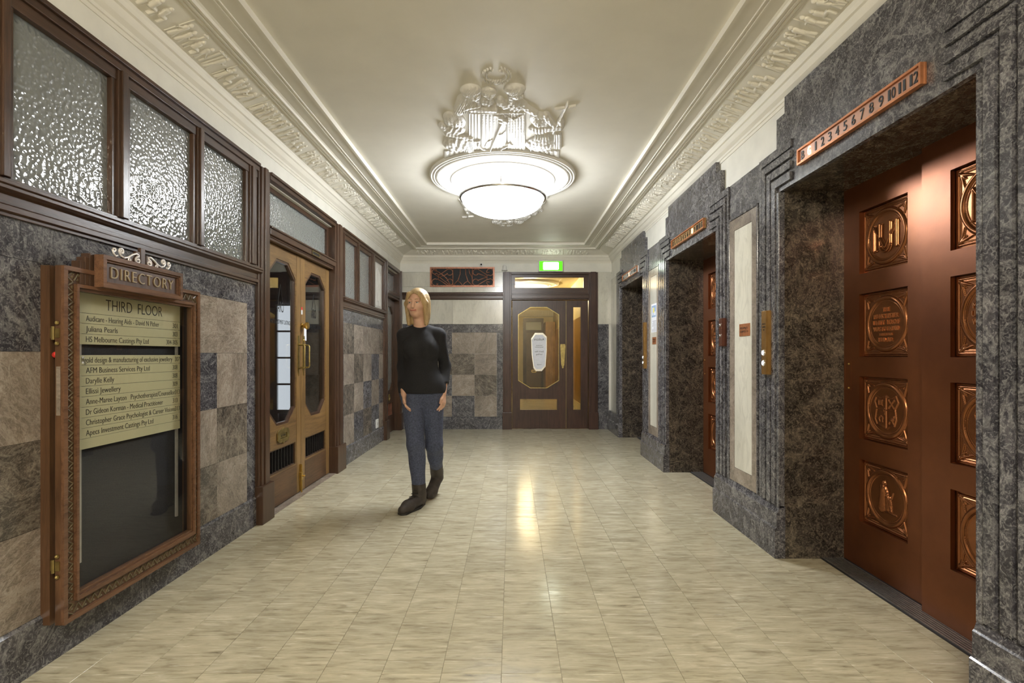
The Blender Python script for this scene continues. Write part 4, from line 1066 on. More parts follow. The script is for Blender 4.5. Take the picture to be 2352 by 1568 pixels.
MB().box(XP - 0.0042, XP - 0.0036, 5.70, 5.76, 1.69, 1.745).build('printed_patch', 'paper_yellow', e)

# ================================================================== CEILING LAMP
def bowl_lamp(name, c, label, glass, bulb_col, watts, lw):
    e = empty(name, c, label, 'ceiling light', 'bowl ceiling lamps')
    z = 0.0
    MB().lathe([(0.700, 0.0), (0.700, -0.020), (0.690, -0.030), (0.680, -0.030), (0.676, -0.022), (0.668, -0.022), (0.664, -0.034), (0.654, -0.034), (0.650, -0.026), (0.642, -0.026), (0.638, -0.038), (0.628, -0.040), (0.622, -0.032), (0.600, -0.034),
                (0.510, -0.042), (0.500, -0.050), (0.490, -0.050), (0.486, -0.044), (0.476, -0.046), (0.440, -0.056), (0.424, -0.066), (0.414, -0.066), (0.400, -0.060), (0.20, -0.060), (0.0, -0.060)], c, 96).build('plaster_rose', 'plaster_white', e, smooth=False)
    rz = -0.205
    MB().lathe([(0.400, rz + 0.012), (0.418, rz + 0.012), (0.424, rz), (0.420, rz - 0.014), (0.404, rz - 0.018), (0.392, rz - 0.012), (0.392, rz), (0.400, rz + 0.012)], c, 72).build('bowl_rim', 'chrome', e, smooth=True)
    pr = [(0.398 * math.cos(a), rz - 0.004 - 0.175 * math.sin(a)) for a in np.linspace(0, PI / 2, 16)]
    pr[-1] = (0.0, pr[-1][1])
    MB().lathe(pr, c, 64).build('glass_bowl', glass, e, smooth=True)
    MB().lathe([(r * 0.975, zz + 0.010) for r, zz in pr], c, 48).build('added_liner', {'bowl_glass_dim': 'bowl_inner_dim', 'bowl_glass_warm': 'bowl_inner_warm'}.get(glass, 'bowl_inner'), e, smooth=True)  # added unseen shell, its own glow tunes the light on rose and ceiling
    for k in range(3):
        a = 2 * PI * k / 3 + 0.5
        MB().tube([(c[0] + 0.40 * math.cos(a), c[1] + 0.40 * math.sin(a), c[2] + rz), (c[0] + 0.40 * math.cos(a), c[1] + 0.40 * math.sin(a), c[2] - 0.06)], 0.006, 8).build('hanger_rod', 'chrome', e, smooth=True)
    li = bpy.data.lights.new('bulb', 'POINT'); li.energy = watts; li.color = bulb_col; li.shadow_soft_size = 0.11
    lo = bpy.data.objects.new('bulb', li); COL.objects.link(lo); lo.parent = e; lo.location = (0, 0, -0.175)
    return e
bowl_lamp('ceiling_light', LAMP, 'glowing white glass bowl lamp under a round plaster rose', 'bowl_glass', (0.94, 0.97, 1.0), BULB_W, 1)
bowl_lamp('ceiling_light', Vector((-0.085, -0.9, ZC)), 'added warm bowl lamp behind the viewer, out of view, brightening the lobby', 'bowl_glass_warm', (1.0, 0.90, 0.72), BULB_W * 2.6, 1)  # added lamp out of view, fills the near end with warm light
bowl_lamp('ceiling_light', Vector((0.45, 12.4, 2.95)), 'added warm bowl lamp brightening the passage beyond the end door', 'bowl_glass_dim', (1.0, 0.83, 0.50), BULB_W * 2.6, 1)  # added lamp that warms the passage behind the end door glass
bowl_lamp('ceiling_light', Vector((0.55, 14.25, 2.95)), 'added farther warm bowl lamp brightening the far end of the passage', 'bowl_glass_dim', (1.0, 0.83, 0.50), BULB_W * 2.6, 1)  # another added lamp, lifts the dim far end of the passage

# ------------------------------------------------------------------ plaster figure group on the ceiling
def figure_relief():
    W_, H_ = 2318, 1568
    nu, nv = 720, 500
    U, V = np.meshgrid(np.linspace(60, W_ - 20, nu), np.linspace(30, 1500, nv), indexing='ij')
    H = np.zeros(U.shape)
    E = lambda c, rx, ry, h, a=0.0, p=0.5, **k: hell(H, U, V, c, rx, ry, h, a, p, **k)
    C = lambda a, b, ra, rb, h: hcap(H, U, V, a, b, ra, rb, h)
    Pl = lambda pts, r, h: hpoly(H, U, V, pts, r, h)
    # drapery back cloth between the seated figures
    for x0, x1, y0, y1, h, k in ((590, 775, 770, 1330, 0.030, 0.13), (785, 1185, 770, 1345, 0.034, 0.11), (1195, 1478, 745, 1340, 0.036, 0.14)):
        m_ = (U > x0) & (U < x1) & (V > y0) & (V < y1)
        w_ = h * (0.78 + 0.22 * np.sin(U * k) * (0.7 + 0.3 * np.sin(V * 0.004)))
        H[:] = np.where(m_, np.maximum(H, w_), H)
    # left seated woman
    E((370, 900), 175, 130, 0.045, 0.2); E((380, 905), 105, 72, 0.062, -0.2); E((300, 860), 120, 95, 0.058, 0.6)
    E((350, 1020), 190, 80, 0.055, 0.1, fold=0.12, fk=0.09, fa=0.7); C((220, 1000), (160, 960), 55, 40, 0.04)
    C((250, 1080), (640, 1150), 45, 30, 0.05)
    E((420, 1235), 240, 130, 0.065, 0.0, fold=0.14, fk=0.07, fa=0.4); C((520, 1180), (610, 1340), 90, 60, 0.05); E((330, 1220), 120, 70, 0.072)
    for k in range(6): C((560 + 16 * k, 1180), (520 + 30 * k, 1350), 9, 9, 0.052)
    # right seated woman with staff
    E((1720, 880), 180, 120, 0.045, 0.3, fold=0.1, fk=0.08, fa=0.9); E((1680, 905), 100, 70, 0.064, 0.15); C((1800, 820), (1930, 960), 70, 40, 0.05)
    E((1690, 1020), 170, 70, 0.056, 0.0, fold=0.14, fk=0.12); C((1800, 1000), (2030, 980), 60, 55, 0.05); E((2030, 900), 58, 60, 0.06)
    E((1720, 1240), 240, 125, 0.062, -0.1, fold=0.14, fk=0.06, fa=0.8); E((1760, 1250), 140, 70, 0.072)
    E((1540, 1250), 70, 60, 0.05); m_ = (U > 1930) & (U < 2040) & (V > 1085) & (V < 1320); H[:] = np.where(m_, np.maximum(H, 0.030 + 0.004 * np.sin(U * 0.16)), H)
    for k in range(6): C((1640 + 40 * k, 1120), (1560 + 62 * k, 1330), 9, 9, 0.055)
    # cross staff
    C((2145, 610), (1910, 1070), 14, 14, 0.050); C((1940, 712), (2262, 660), 14, 14, 0.034)
    # left standing figure
    C((520, 600), (440, 720), 130, 90, 0.05); E((560, 640), 190, 90, 0.058, -0.25, fold=0.16, fk=0.08, fa=1.1)
    for k in range(8): C((470 + 30 * k, 560 + 6 * k), (370 + 34 * k, 740), 9, 8, 0.060)
    C((620, 690), (1010, 700), 48, 42, 0.060); C((560, 660), (760, 620), 40, 30, 0.064)
    E((620, 420), 165, 95, 0.075); E((690, 490), 95, 70, 0.072); E((640, 475), 70, 40, 0.082, 0.5); C((720, 540), (740, 600), 50, 45, 0.055)
    # child in the middle
    E((905, 440), 122, 78, 0.066); E((920, 480), 75, 42, 0.074); E((880, 590), 120, 75, 0.05, 0.1, fold=0.1, fk=0.06); E((1080, 590), 75, 55, 0.062); C((830, 690), (1010, 690), 42, 36, 0.066)
    # right standing figure
    E((1310, 400), 172, 85, 0.072); E((1340, 465), 110, 75, 0.074); E((1430, 460), 26, 34, 0.078); C((1260, 500), (1260, 580), 60, 55, 0.056)
    E((1320, 640), 195, 105, 0.055, 0.05, fold=0.16, fk=0.1, fa=0.5); C((1150, 640), (1080, 560), 60, 50, 0.058); C((1470, 680), (1640, 770), 60, 45, 0.045)
    C((1000, 770), (1180, 880), 50, 40, 0.056); E((1110, 880), 75, 36, 0.06)
    Pl([(1110, 750), (1300, 850), (1475, 750)], 9, 0.043)
    C((600, 745), (1470, 735), 22, 22, 0.050)
    # anchor
    C((1090, 930), (925, 1330), 17, 19, 0.058); Pl([(735, 1250), (800, 1310), (930, 1345), (1080, 1325), (1190, 1265)], 20, 0.05); Pl([(680, 1190), (760, 1185), (740, 1250)], 20, 0.05); Pl([(1170, 1240), (1230, 1215), (1275, 1245)], 14, 0.046)
    Pl([(1180, 950), (1170, 1020), (1120, 1075), (1060, 1090)], 7, 0.042); Pl([(840, 1280), (880, 1200), (960, 1160)], 7, 0.042)
    # laurel wreath
    for k in range(24):
        a = 2 * PI * (k + 0.5) / 24
        if abs(math.sin(a) + 1) < 0.01: continue
        s_ = 1 if math.cos(a) > 0 else -1
        cx, cy = 1022 + 190 * math.cos(a), 197 + 105 * math.sin(a)
        for da, rr in ((0.5, 36), (-0.5, -34)):
            cc = (cx + rr * math.cos(a), cy + rr * 0.6 * math.sin(a))
            E(cc, 26, 11, 0.024, math.atan2(-math.cos(a) * 0.55 * s_, math.sin(a) * s_) + da)
    E((1022, 303), 60, 20, 0.026)
    # fluted base that follows the rose
    top = 1345 + 0 * U
    m_ = (U > 205) & (U < 2010) & (V > 1350) & (V < 1495)
    H[:] = np.where(m_, np.maximum(H, 0.016 + 0.010 * np.abs(np.sin((U - 205) * PI / 75))), H)
    # faces and hair: eyes, nose, mouth and combed strands worked into the heads
    def B(c, rx, ry, h): H[:] += h * np.exp(-(((U - c[0]) / rx) ** 2 + ((V - c[1]) / ry) ** 2))
    for cx, cy, k in ((650, 490, 1.0), (925, 485, 0.8), (1370, 480, 1.0), (385, 915, 0.9), (1680, 915, 0.9)):
        B((cx - 34 * k, cy - 16 * k), 16 * k, 9 * k, -0.016); B((cx + 30 * k, cy - 10 * k), 16 * k, 9 * k, -0.016)
        B((cx - 2, cy + 8 * k), 9 * k, 20 * k, 0.018); B((cx - 4, cy + 34 * k), 22 * k, 6 * k, -0.014); B((cx, cy + 46 * k), 20 * k, 8 * k, 0.012)
        m_ = ((U - cx) / (150 * k)) ** 2 + ((V - cy + 75 * k) / (60 * k)) ** 2 < 1
        H[:] += np.where(m_ & (H > 0.03), 0.0035 * np.sin((U - cx) * 0.22 + (V - cy) * 0.30), 0)
    # the streaked modelling of cloth
    H = np.clip(H, 0, None)
    H += np.where(H > 0.03, 0.0024 * np.sin(U * 0.11 + 3 * np.sin(V * 0.012)) + 0.0020 * np.sin(V * 0.15 + 2 * np.sin(U * 0.01)), 0)
    for _ in range(2):
        H[1:-1, 1:-1] = (H[1:-1, 1:-1] * 2 + H[:-2, 1:-1] + H[2:, 1:-1] + H[1:-1, :-2] + H[1:-1, 2:]) / 6
    H[H < 0.002] = 0
    zr = ZC - 0.016 - CAMZ
    def fn(i, j, h):
        cx = 60 + (W_ - 80) * i / (nu - 1); cy = 30 + 1470 * j / (nv - 1)
        px = 990 + cx * 0.14668; py = 150 + cy * 0.14668
        d = FPX * zr / (VPY - py)
        return np.stack([(px - VPX) * d / FPX, d, ZC - h * 0.50], 1)
    return heightfield(H, fn)
vs, fs = figure_relief()
rel = empty('plaster_relief', LAMP, 'white plaster figure group with wreath and cross staff in front of the lamp', 'relief', 'plaster figure groups beside the lamp')
MB().add(vs, fs).build('figure_group', 'plaster_white', rel, smooth=True)
r2 = copy_tree(rel); r2.rotation_euler = (0, 0, PI); r2['label'] = 'partly hidden plaster figure group on the far side of the lamp'

# ================================================================== DIRECTORY CABINET
dy0, dy1, dz0, dz1 = 1.982, 2.849, 0.163, 1.565
iy0, iy1, iz0, iz1 = 2.060, 2.786, 0.262, 1.474
dr = empty('directory_board', (XL, (dy0 + dy1) / 2, dz0), 'glazed timber directory cabinet with cream name strips on the left wall', 'directory')
MB().plate(rect(dy0, dy1, dz0, dz1), [rect(dy0 + 0.03, dy1 - 0.03, dz0 + 0.03, dz1 - 0.03)], 0.0, 0.036, LW(XL)).build('case', 'dirwood_v', dr, bevel=0.003)
MB().plate(rect(dy0 + 0.022, dy1 - 0.022, dz0 + 0.022, dz1 - 0.022), [rect(dy0 + 0.05, dy1 - 0.05, dz0 + 0.06, dz1 - 0.06)], 0.030, 0.060, LW(XL)).build('shadow_gap', 'black_void', dr)
bd = ME('black_felt', XL + 0.002, XL + 0.012, dy0 + 0.02, dy1 - 0.02, dz0 + 0.02, dz1 - 0.02, name='back_board', parent=dr)
fx = XL + 0.098
door = MB().plate(rect(dy0, dy1, dz0, dz1), [rect(iy0, iy1, iz0, iz1)], 0.057, 0.080, LW(XL)).build('case_door', 'dirwood_v', dr, bevel=0.003)
for (a, b, c, d) in ((dy0, dy1, dz0, dz1), ):
    MB().plate(rect(a, b, c, d), [rect(a + 0.018, b - 0.018, c + 0.018, d - 0.018)], 0.080, 0.092, LW(XL)).build('outer_moulding', 'dirwood_y', door, bevel=0.004)
MB().plate(rect(iy0 - 0.020, iy1 + 0.020, iz0 - 0.030, iz1 + 0.026), [rect(iy0 - 0.009, iy1 + 0.009, iz0 - 0.012, iz1 + 0.012)], 0.080, 0.094, LW(XL)).build('inner_moulding', 'dirwood_y', door, bevel=0.003)
MB().plate(rect(iy0 - 0.009, iy1 + 0.009, iz0 - 0.012, iz1 + 0.012), [rect(iy0, iy1, iz0, iz1)], 0.080, 0.085, LW(XL)).build('inner_fillet', 'rail_metal' if False else 'dirwood_y', door)
# zigzag carving
z_ = MB()
def zig(p0, p1, n, wdt):
    """raised zigzag from p0 to p1 (u, v) with n teeth, wdt across"""
    (u0, v0), (u1, v1) = p0, p1
    du, dv = (u1 - u0) / n, (v1 - v0) / n; L_ = math.hypot(u1 - u0, v1 - v0)
    nx, ny = -(v1 - v0) / L_, (u1 - u0) / L_
    pts = []
    for k in range(2 * n + 1):
        s_ = wdt / 2 * (1 if k % 2 else -1)
        pts.append((u0 + du * k / 2 + nx * s_, v0 + dv * k / 2 + ny * s_))
    for k in range(2 * n):
        z_.tube([(XL + 0.0815, *pts[k]), (XL + 0.0815, *pts[k + 1])], 0.0032, 4)
    for k in range(n):      # small raised triangles between the teeth
        for s_ in (-1, 1):
            cu_, cv_ = u0 + du * (k + (0.0 if s_ > 0 else 0.5)) + nx * s_ * wdt * 0.30, v0 + dv * (k + (0.0 if s_ > 0 else 0.5)) + ny * s_ * wdt * 0.30
            a = [(cu_ + nx * s_ * wdt * .18 + du * .20, cv_ + ny * s_ * wdt * .18 + dv * .20), (cu_ + nx * s_ * wdt * .18 - du * .20, cv_ + ny * s_ * wdt * .18 - dv * .20), (cu_ - nx * s_ * wdt * .12, cv_ - ny * s_ * wdt * .12)]
            z_.add([(XL + 0.080, *a[0]), (XL + 0.080, *a[1]), (XL + 0.080, *a[2]), (XL + 0.0845, (a[0][0] + a[1][0] + a[2][0]) / 3, (a[0][1] + a[1][1] + a[2][1]) / 3)], [(0, 1, 3), (1, 2, 3), (2, 0, 3)])
zw = 0.030
zig((dy0 + 0.036, dz0 + 0.02), (dy0 + 0.036, dz1 - 0.02), 34, zw); zig((dy1 - 0.034, dz0 + 0.02), (dy1 - 0.034, dz1 - 0.02), 34, zw)
zig((dy0 + 0.055, dz1 - 0.038), (dy1 - 0.055, dz1 - 0.038), 19, zw); zig((dy0 + 0.055, dz0 + 0.040), (dy1 - 0.055, dz0 + 0.040), 19, zw)
z_.build('carved_border', 'carved', door)
MB().box(XL + 0.062, XL + 0.066, iy0 - 0.01, iy1 + 0.01, iz0 - 0.01, iz1 + 0.01).build('pane', 'glass_case', door)
for z, hh in ((1.30, 0.11), (0.395, 0.12)):
    hg = MB().box(XL + 0.060, XL + 0.076, dy0 - 0.004, dy0 + 0.001, z - 0.018, z + 0.018).box(XL + 0.036, XL + 0.062, dy0 + 0.002, dy0 + 0.008, z - 0.02, z + 0.02)
    hg.tube([(XL + 0.052, dy0 - 0.004, z - 0.026), (XL + 0.052, dy0 - 0.004, z + 0.026)], 0.006, 8).sphere((XL + 0.070, dy0 - 0.007, z + 0.04), 0.008, 8).sphere((XL + 0.070, dy0 - 0.007, z - 0.04), 0.008, 8).build('hinge', 'brass_old', dr)
MB().lathe([(0.0, -0.008), (0.011, -0.006), (0.012, 0.0)], (XL + 0.051, dy0 + 0.010, 1.216), 14, 'Y').build('red_stud', 'red_plastic', dr, smooth=True)
ME('marble_tframe', XL + 0.062, XL + 0.078, dy0 - 0.0012, dy0, 0.98, 1.17, name='side_label', parent=door)
# name strips
px_ = XL + 0.030
sy0, sy1 = 2.122, 2.770
hgt = 0.0442
rows = [('Audicare - Hearing Aids - David N Pither', '301', 0.69), ('Juliana Pearls', '303', 0.268), ('HS Melbourne Castings Pty Ltd', '304-305', 0.575), None,
        ('Ifgold design & manufacturing of exclusive jewellery', '307', 0.915), ('AFM Business Services Pty Ltd', '308', 0.585), ('Darylle Kelly', '308', 0.235), ('Ellissi Jewellery', '309', 0.295),
        ('Anne-Maree Layton   Psychotherapist/Counsellor', '313', 0.885), ('Dr Gideon Korman - Medical Practitioner', '313', 0.735), ('Christopher Grace Psychologist & Career Visions', '313', 0.905), ('Apecs Investment Castings Pty Ltd', '316', 0.625), ('', '', 0)]
zt = 1.478; W_ = sy1 - sy0
def strip(z0, z1):
    return MB().box(px_ - 0.004, px_, sy0, sy1, z0 + 0.0007, z1 - 0.0007).build('name_strip', 'sign_plate', dr, bevel=0.0006)
hs = strip(zt - 0.086, zt)
MB().text('THIRD  FLOOR', lambda u, v, t: (px_ + 0.0004 + t, (sy0 + sy1) / 2 + u, zt - 0.066 + v), width=0.365, height=0.050, align='CENTER', depth=0.0006, res=4, offset=-0.012).build('lettering', 'ink', hs)
z = zt - 0.086
for r in rows:
    z -= hgt
    if r is None: continue
    s_ = strip(z, z + hgt)
    if r[0]:
        ind = 0.014 if r[0].startswith('Ifgold') else 0.036
        wd = min(r[2], 0.88) * W_
        MB().text(r[0], lambda u, v, t: (px_ + 0.0004 + t, sy0 + ind + u, z + 0.011 + v), width=wd, height=0.024, depth=0.0006, offset=-0.008).build('lettering', 'ink', s_)
        MB().text(r[1], lambda u, v, t: (px_ + 0.0004 + t, sy1 - (0.022 if r[2] < 0.88 else 0.004) + u, z + 0.011 + v), width=0.0125 * len(r[1]), height=0.024, align='RIGHT', depth=0.0006, offset=-0.008).build('lettering', 'ink', s_)
for yy in (sy0 + 0.006, sy1 - 0.022): ME('rail_metal', px_ - 0.014, px_ - 0.005, yy, yy + 0.014, 0.345, zt, name='strip_rail', parent=dr)
# heading plaque
hy0, hy1, hz0, hz1 = 2.126, 2.640, 1.498, 1.635
hx = XL + 0.092
hp = MB().box(hx - 0.006, hx + 0.022, hy0 + 0.003, hy1 - 0.003, hz0 + 0.003, hz1 - 0.003).build('heading_plaque', 'dirwood_dark', dr)
MB().plate(rect(hy0, hy1, hz0, hz1), [rect(hy0 + 0.018, hy1 - 0.018, hz0 + 0.018, hz1 - 0.018)], 0.0, 0.038, LW(hx)).build('plaque_frame', 'dirwood_y', hp, bevel=0.003)
MB().plate(rect(hy0 + 0.018, hy1 - 0.018, hz0 + 0.018, hz1 - 0.018), [rect(hy0 + 0.028, hy1 - 0.028, hz0 + 0.026, hz1 - 0.026)], 0.018, 0.030, LW(hx)).build('plaque_frame', 'dirwood_y', hp, bevel=0.003)
plain('gilt_letter', (0.34, 0.26, 0.15), 0.4, 0.3)
MB().text('DIRECTORY', lambda u, v, t: (hx + 0.024 + t, (hy0 + hy1) / 2 + u, hz0 + 0.045 + v), width=0.40, height=0.050, align='CENTER', depth=0.005, res=4, spacing=1.2, offset=-0.014).build('lettering', 'gilt_letter', hp)
for k, (a, b, t_) in enumerate(((2.062, 2.084, 1.597), (2.086, 2.106, 1.617), (2.108, 2.130, 1.636), (2.636, 2.658, 1.622), (2.660, 2.682, 1.603), (2.684, 2.704, 1.585))):
    MB().box(XL + 0.05, XL + 0.088, a, b, 1.50, t_).build('stepped_block', 'dirwood_dark', dr, bevel=0.002)
cy = (hy0 + hy1) / 2
for a, b, t_ in ((cy - 0.046, cy - 0.022, 1.690), (cy - 0.018, cy + 0.012, 1.712), (cy + 0.018, cy + 0.040, 1.684)):
    MB().box(hx + 0.004, hx + 0.020, a, b, 1.63, t_).build('finial_block', 'dirwood_dark', dr, bevel=0.002)
MB().plate([(cy - 0.17, 1.633), (cy + 0.17, 1.633), (cy + 0.10, 1.655), (cy + 0.05, 1.672), (cy, 1.676), (cy - 0.05, 1.672), (cy - 0.10, 1.655)], [], 0.006, 0.014, LW(hx)).build('finial_back', 'dirwood_dark', dr)
sc = MB()
for s_ in (-1, 1):
    g = lambda pts: [(hx + 0.019, cy + s_ * u, 1.635 + v) for u, v in pts]
    sc.tube(g(spiral((0.036, 0.014), 0.004, 0.017, 0.0, 1.3) + [(0.030, 0.038), (0.046, 0.044), (0.070, 0.034), (0.095, 0.018), (0.118, 0.010), (0.138, 0.016), (0.148, 0.030)] + spiral((0.134, 0.036), 0.014, 0.004, 0.0, 1.2)), 0.0045, 6)
    sc.tube(g(spiral((0.086, 0.008), 0.010, 0.003, 1.6, -1.0)), 0.0035, 6)
    sc.tube(g(spiral((0.176, 0.036), 0.004, 0.010, 0.0, 1.0) + [(0.180, 0.020), (0.168, 0.008), (0.156, 0.014)]), 0.0042, 6)
sc.build('scroll_crest', 'silver_scroll', dr, smooth=True)

# ================================================================== END WALL FITTINGS
gx0, gx1, gz0, gz1 = xb(988), xb(1136), zb(659), zb(613.5)
vg = empty('vent_grille', ((gx0 + gx1) / 2, YB, gz0), 'bronze scrollwork ventilation grille high on the end wall', 'grille')
ME('black_void', gx0 + 0.01, gx1 - 0.01, YB + 0.004, YB + 0.012, gz0 + 0.01, gz1 - 0.01, name='duct_back', parent=vg)
MB().plate(rect(gx0, gx1, gz0, gz1), [rect(gx0 + 0.026, gx1 - 0.026, gz0 + 0.026, gz1 - 0.026)], -0.012, 0.016, BW(YB)).build('grille_frame', 'iron_copper', vg, bevel=0.003)
def gp(u, v): return (960 + u * 220 / 2352, 590 + v * 110 / 1176)      # crop pixels to photo pixels
def g3(pts): return [(xb(gp(u, v)[0]), YB - 0.004, zb(gp(u, v)[1])) for u, v in pts]
def arc(c, r, a0, a1, n=10): return [(c[0] + r * math.cos(math.radians(a0 + (a1 - a0) * i / n)), c[1] + r * math.sin(math.radians(a0 + (a1 - a0) * i / n))) for i in range(n + 1)]
curves = [
    [(862, 290), (858, 700)], [(1335, 290), (1330, 700)], [(1862, 290), (1862, 700)],
    [(1040, 290), (1035, 420), (990, 560), (870, 700)], [(1165, 290), (1175, 430), (1225, 590), (1325, 700)], [(980, 590), (1050, 640), (1095, 705), (1150, 635), (1222, 590)], [(1250, 290), (1265, 390), (1330, 500)],
    # right scrolls
    arc((1420, 375), 72, 20, 270, 16) + [(1470, 300), (1690, 440), (1770, 455)] + arc((1770, 375), 85, 85, -190, 18) + [(1760, 375)],
    [(1440, 400), (1500, 415), (1695, 495)], [(1695, 440), (1695, 545)],
    [(1440, 580), (1500, 565), (1695, 495)], arc((1415, 620), 74, -20, -270, 16) + [(1470, 690), (1690, 560), (1770, 540)] + arc((1770, 620), 82, -85, 190, 18) + [(1765, 620)],
    # left scrolls
    arc((780, 375), 75, 160, -90, 16) + [(720, 310), (560, 420), (500, 440)] + arc((410, 360), 60, 40, 330, 14), [(735, 405), (660, 450), (510, 495)], [(510, 440), (500, 550)],
    arc((780, 620), 78, -160, 95, 16) + [(720, 690), (560, 590), (480, 545)] + arc((425, 620), 80, -60, -330, 18) + [(450, 650)],
    [(360, 310), (520, 380), (700, 520), (800, 690)], [(350, 400), (560, 520), (690, 620), (780, 690)], [(430, 330), (600, 430), (740, 570)]]
for c in curves: MB().tube(g3(c), 0.0075, 6).build('scroll_bar', 'iron_copper', vg, smooth=True)
# exit sign
ex0, ex1, ez0, ez1 = xb(1237), xb(1292), zb(625), zb(600)
es = empty('exit_sign', ((ex0 + ex1) / 2, YB - 0.03, ez0), 'glowing green and white exit sign box above the end door', 'exit sign')
MB().box(ex0, ex1, YB - 0.075, YB, ez0, ez1).build('housing', 'white_plastic', es, bevel=0.004)
MB().plate(rect(ex0 + 0.008, ex1 - 0.008, ez0 + 0.012, ez1 - 0.012), [], 0.075, 0.079, BW(YB)).build('green_face', 'exit_green', es)
MB().plate(octa(ex0 + 0.070, ex1 - 0.070, ez0 + 0.028, ez1 - 0.028, 0.012), [], 0.079, 0.081, BW(YB)).build('lit_legend', 'exit_white', es)
# small dome camera and sensor
cx, cz = xb(1105.5), zb(608)
sc_ = empty('security_camera', (cx, YB, cz), 'tiny round white camera above the bronze grille', 'camera')
MB().lathe([(0.031, 0.0), (0.031, -0.012), (0.024, -0.020), (0.0, -0.020)], (cx, YB, cz), 20, 'Y').build('mount', 'white_plastic', sc_, smooth=True)
MB().lathe([(0.014, -0.020), (0.014, -0.040), (0.0, -0.042)], (cx, YB, cz), 14, 'Y').build('lens', 'ink', sc_, smooth=True)
cx, cz = xb(1159), zb(617)
sn = empty('motion_sensor', (cx, YB, cz), 'small white bell shaped sensor on top of the end door post', 'sensor')
MB().lathe([(0.0, 0.05), (0.024, 0.046), (0.034, 0.030), (0.036, 0.0), (0.040, -0.022), (0.050, -0.036), (0.0, -0.036)], (cx, YB - 0.045, cz), 20).build('dome', 'white_plastic', sn, smooth=True)
MB().box(cx - 0.02, cx + 0.02, YB - 0.03, YB, cz - 0.01, cz + 0.02).build('bracket', 'white_plastic', sn)
# power outlet low on the left wall
oy = dep(865.5, XL)
ol = empty('power_outlet', (XL, oy, 0.215), 'small white power outlet above the left skirting near the corner door', 'outlet')
MB().box(XL, XL + 0.010, oy - 0.055, oy + 0.055, 0.225, 0.345).build('cover_plate', 'white_plastic', ol, bevel=0.003)
MB().box(XL + 0.010, XL + 0.011, oy - 0.006, oy + 0.006, 0.265, 0.300).build('socket', 'ink', ol)
# wall behind the viewer
struct(MB().box(XL - 0.2, 2.2, Y0 - 0.12, Y0, 0, 2.95), 'wall_front', 'cream_wall', 'plain cream wall of the lobby behind the viewer', 'wall')

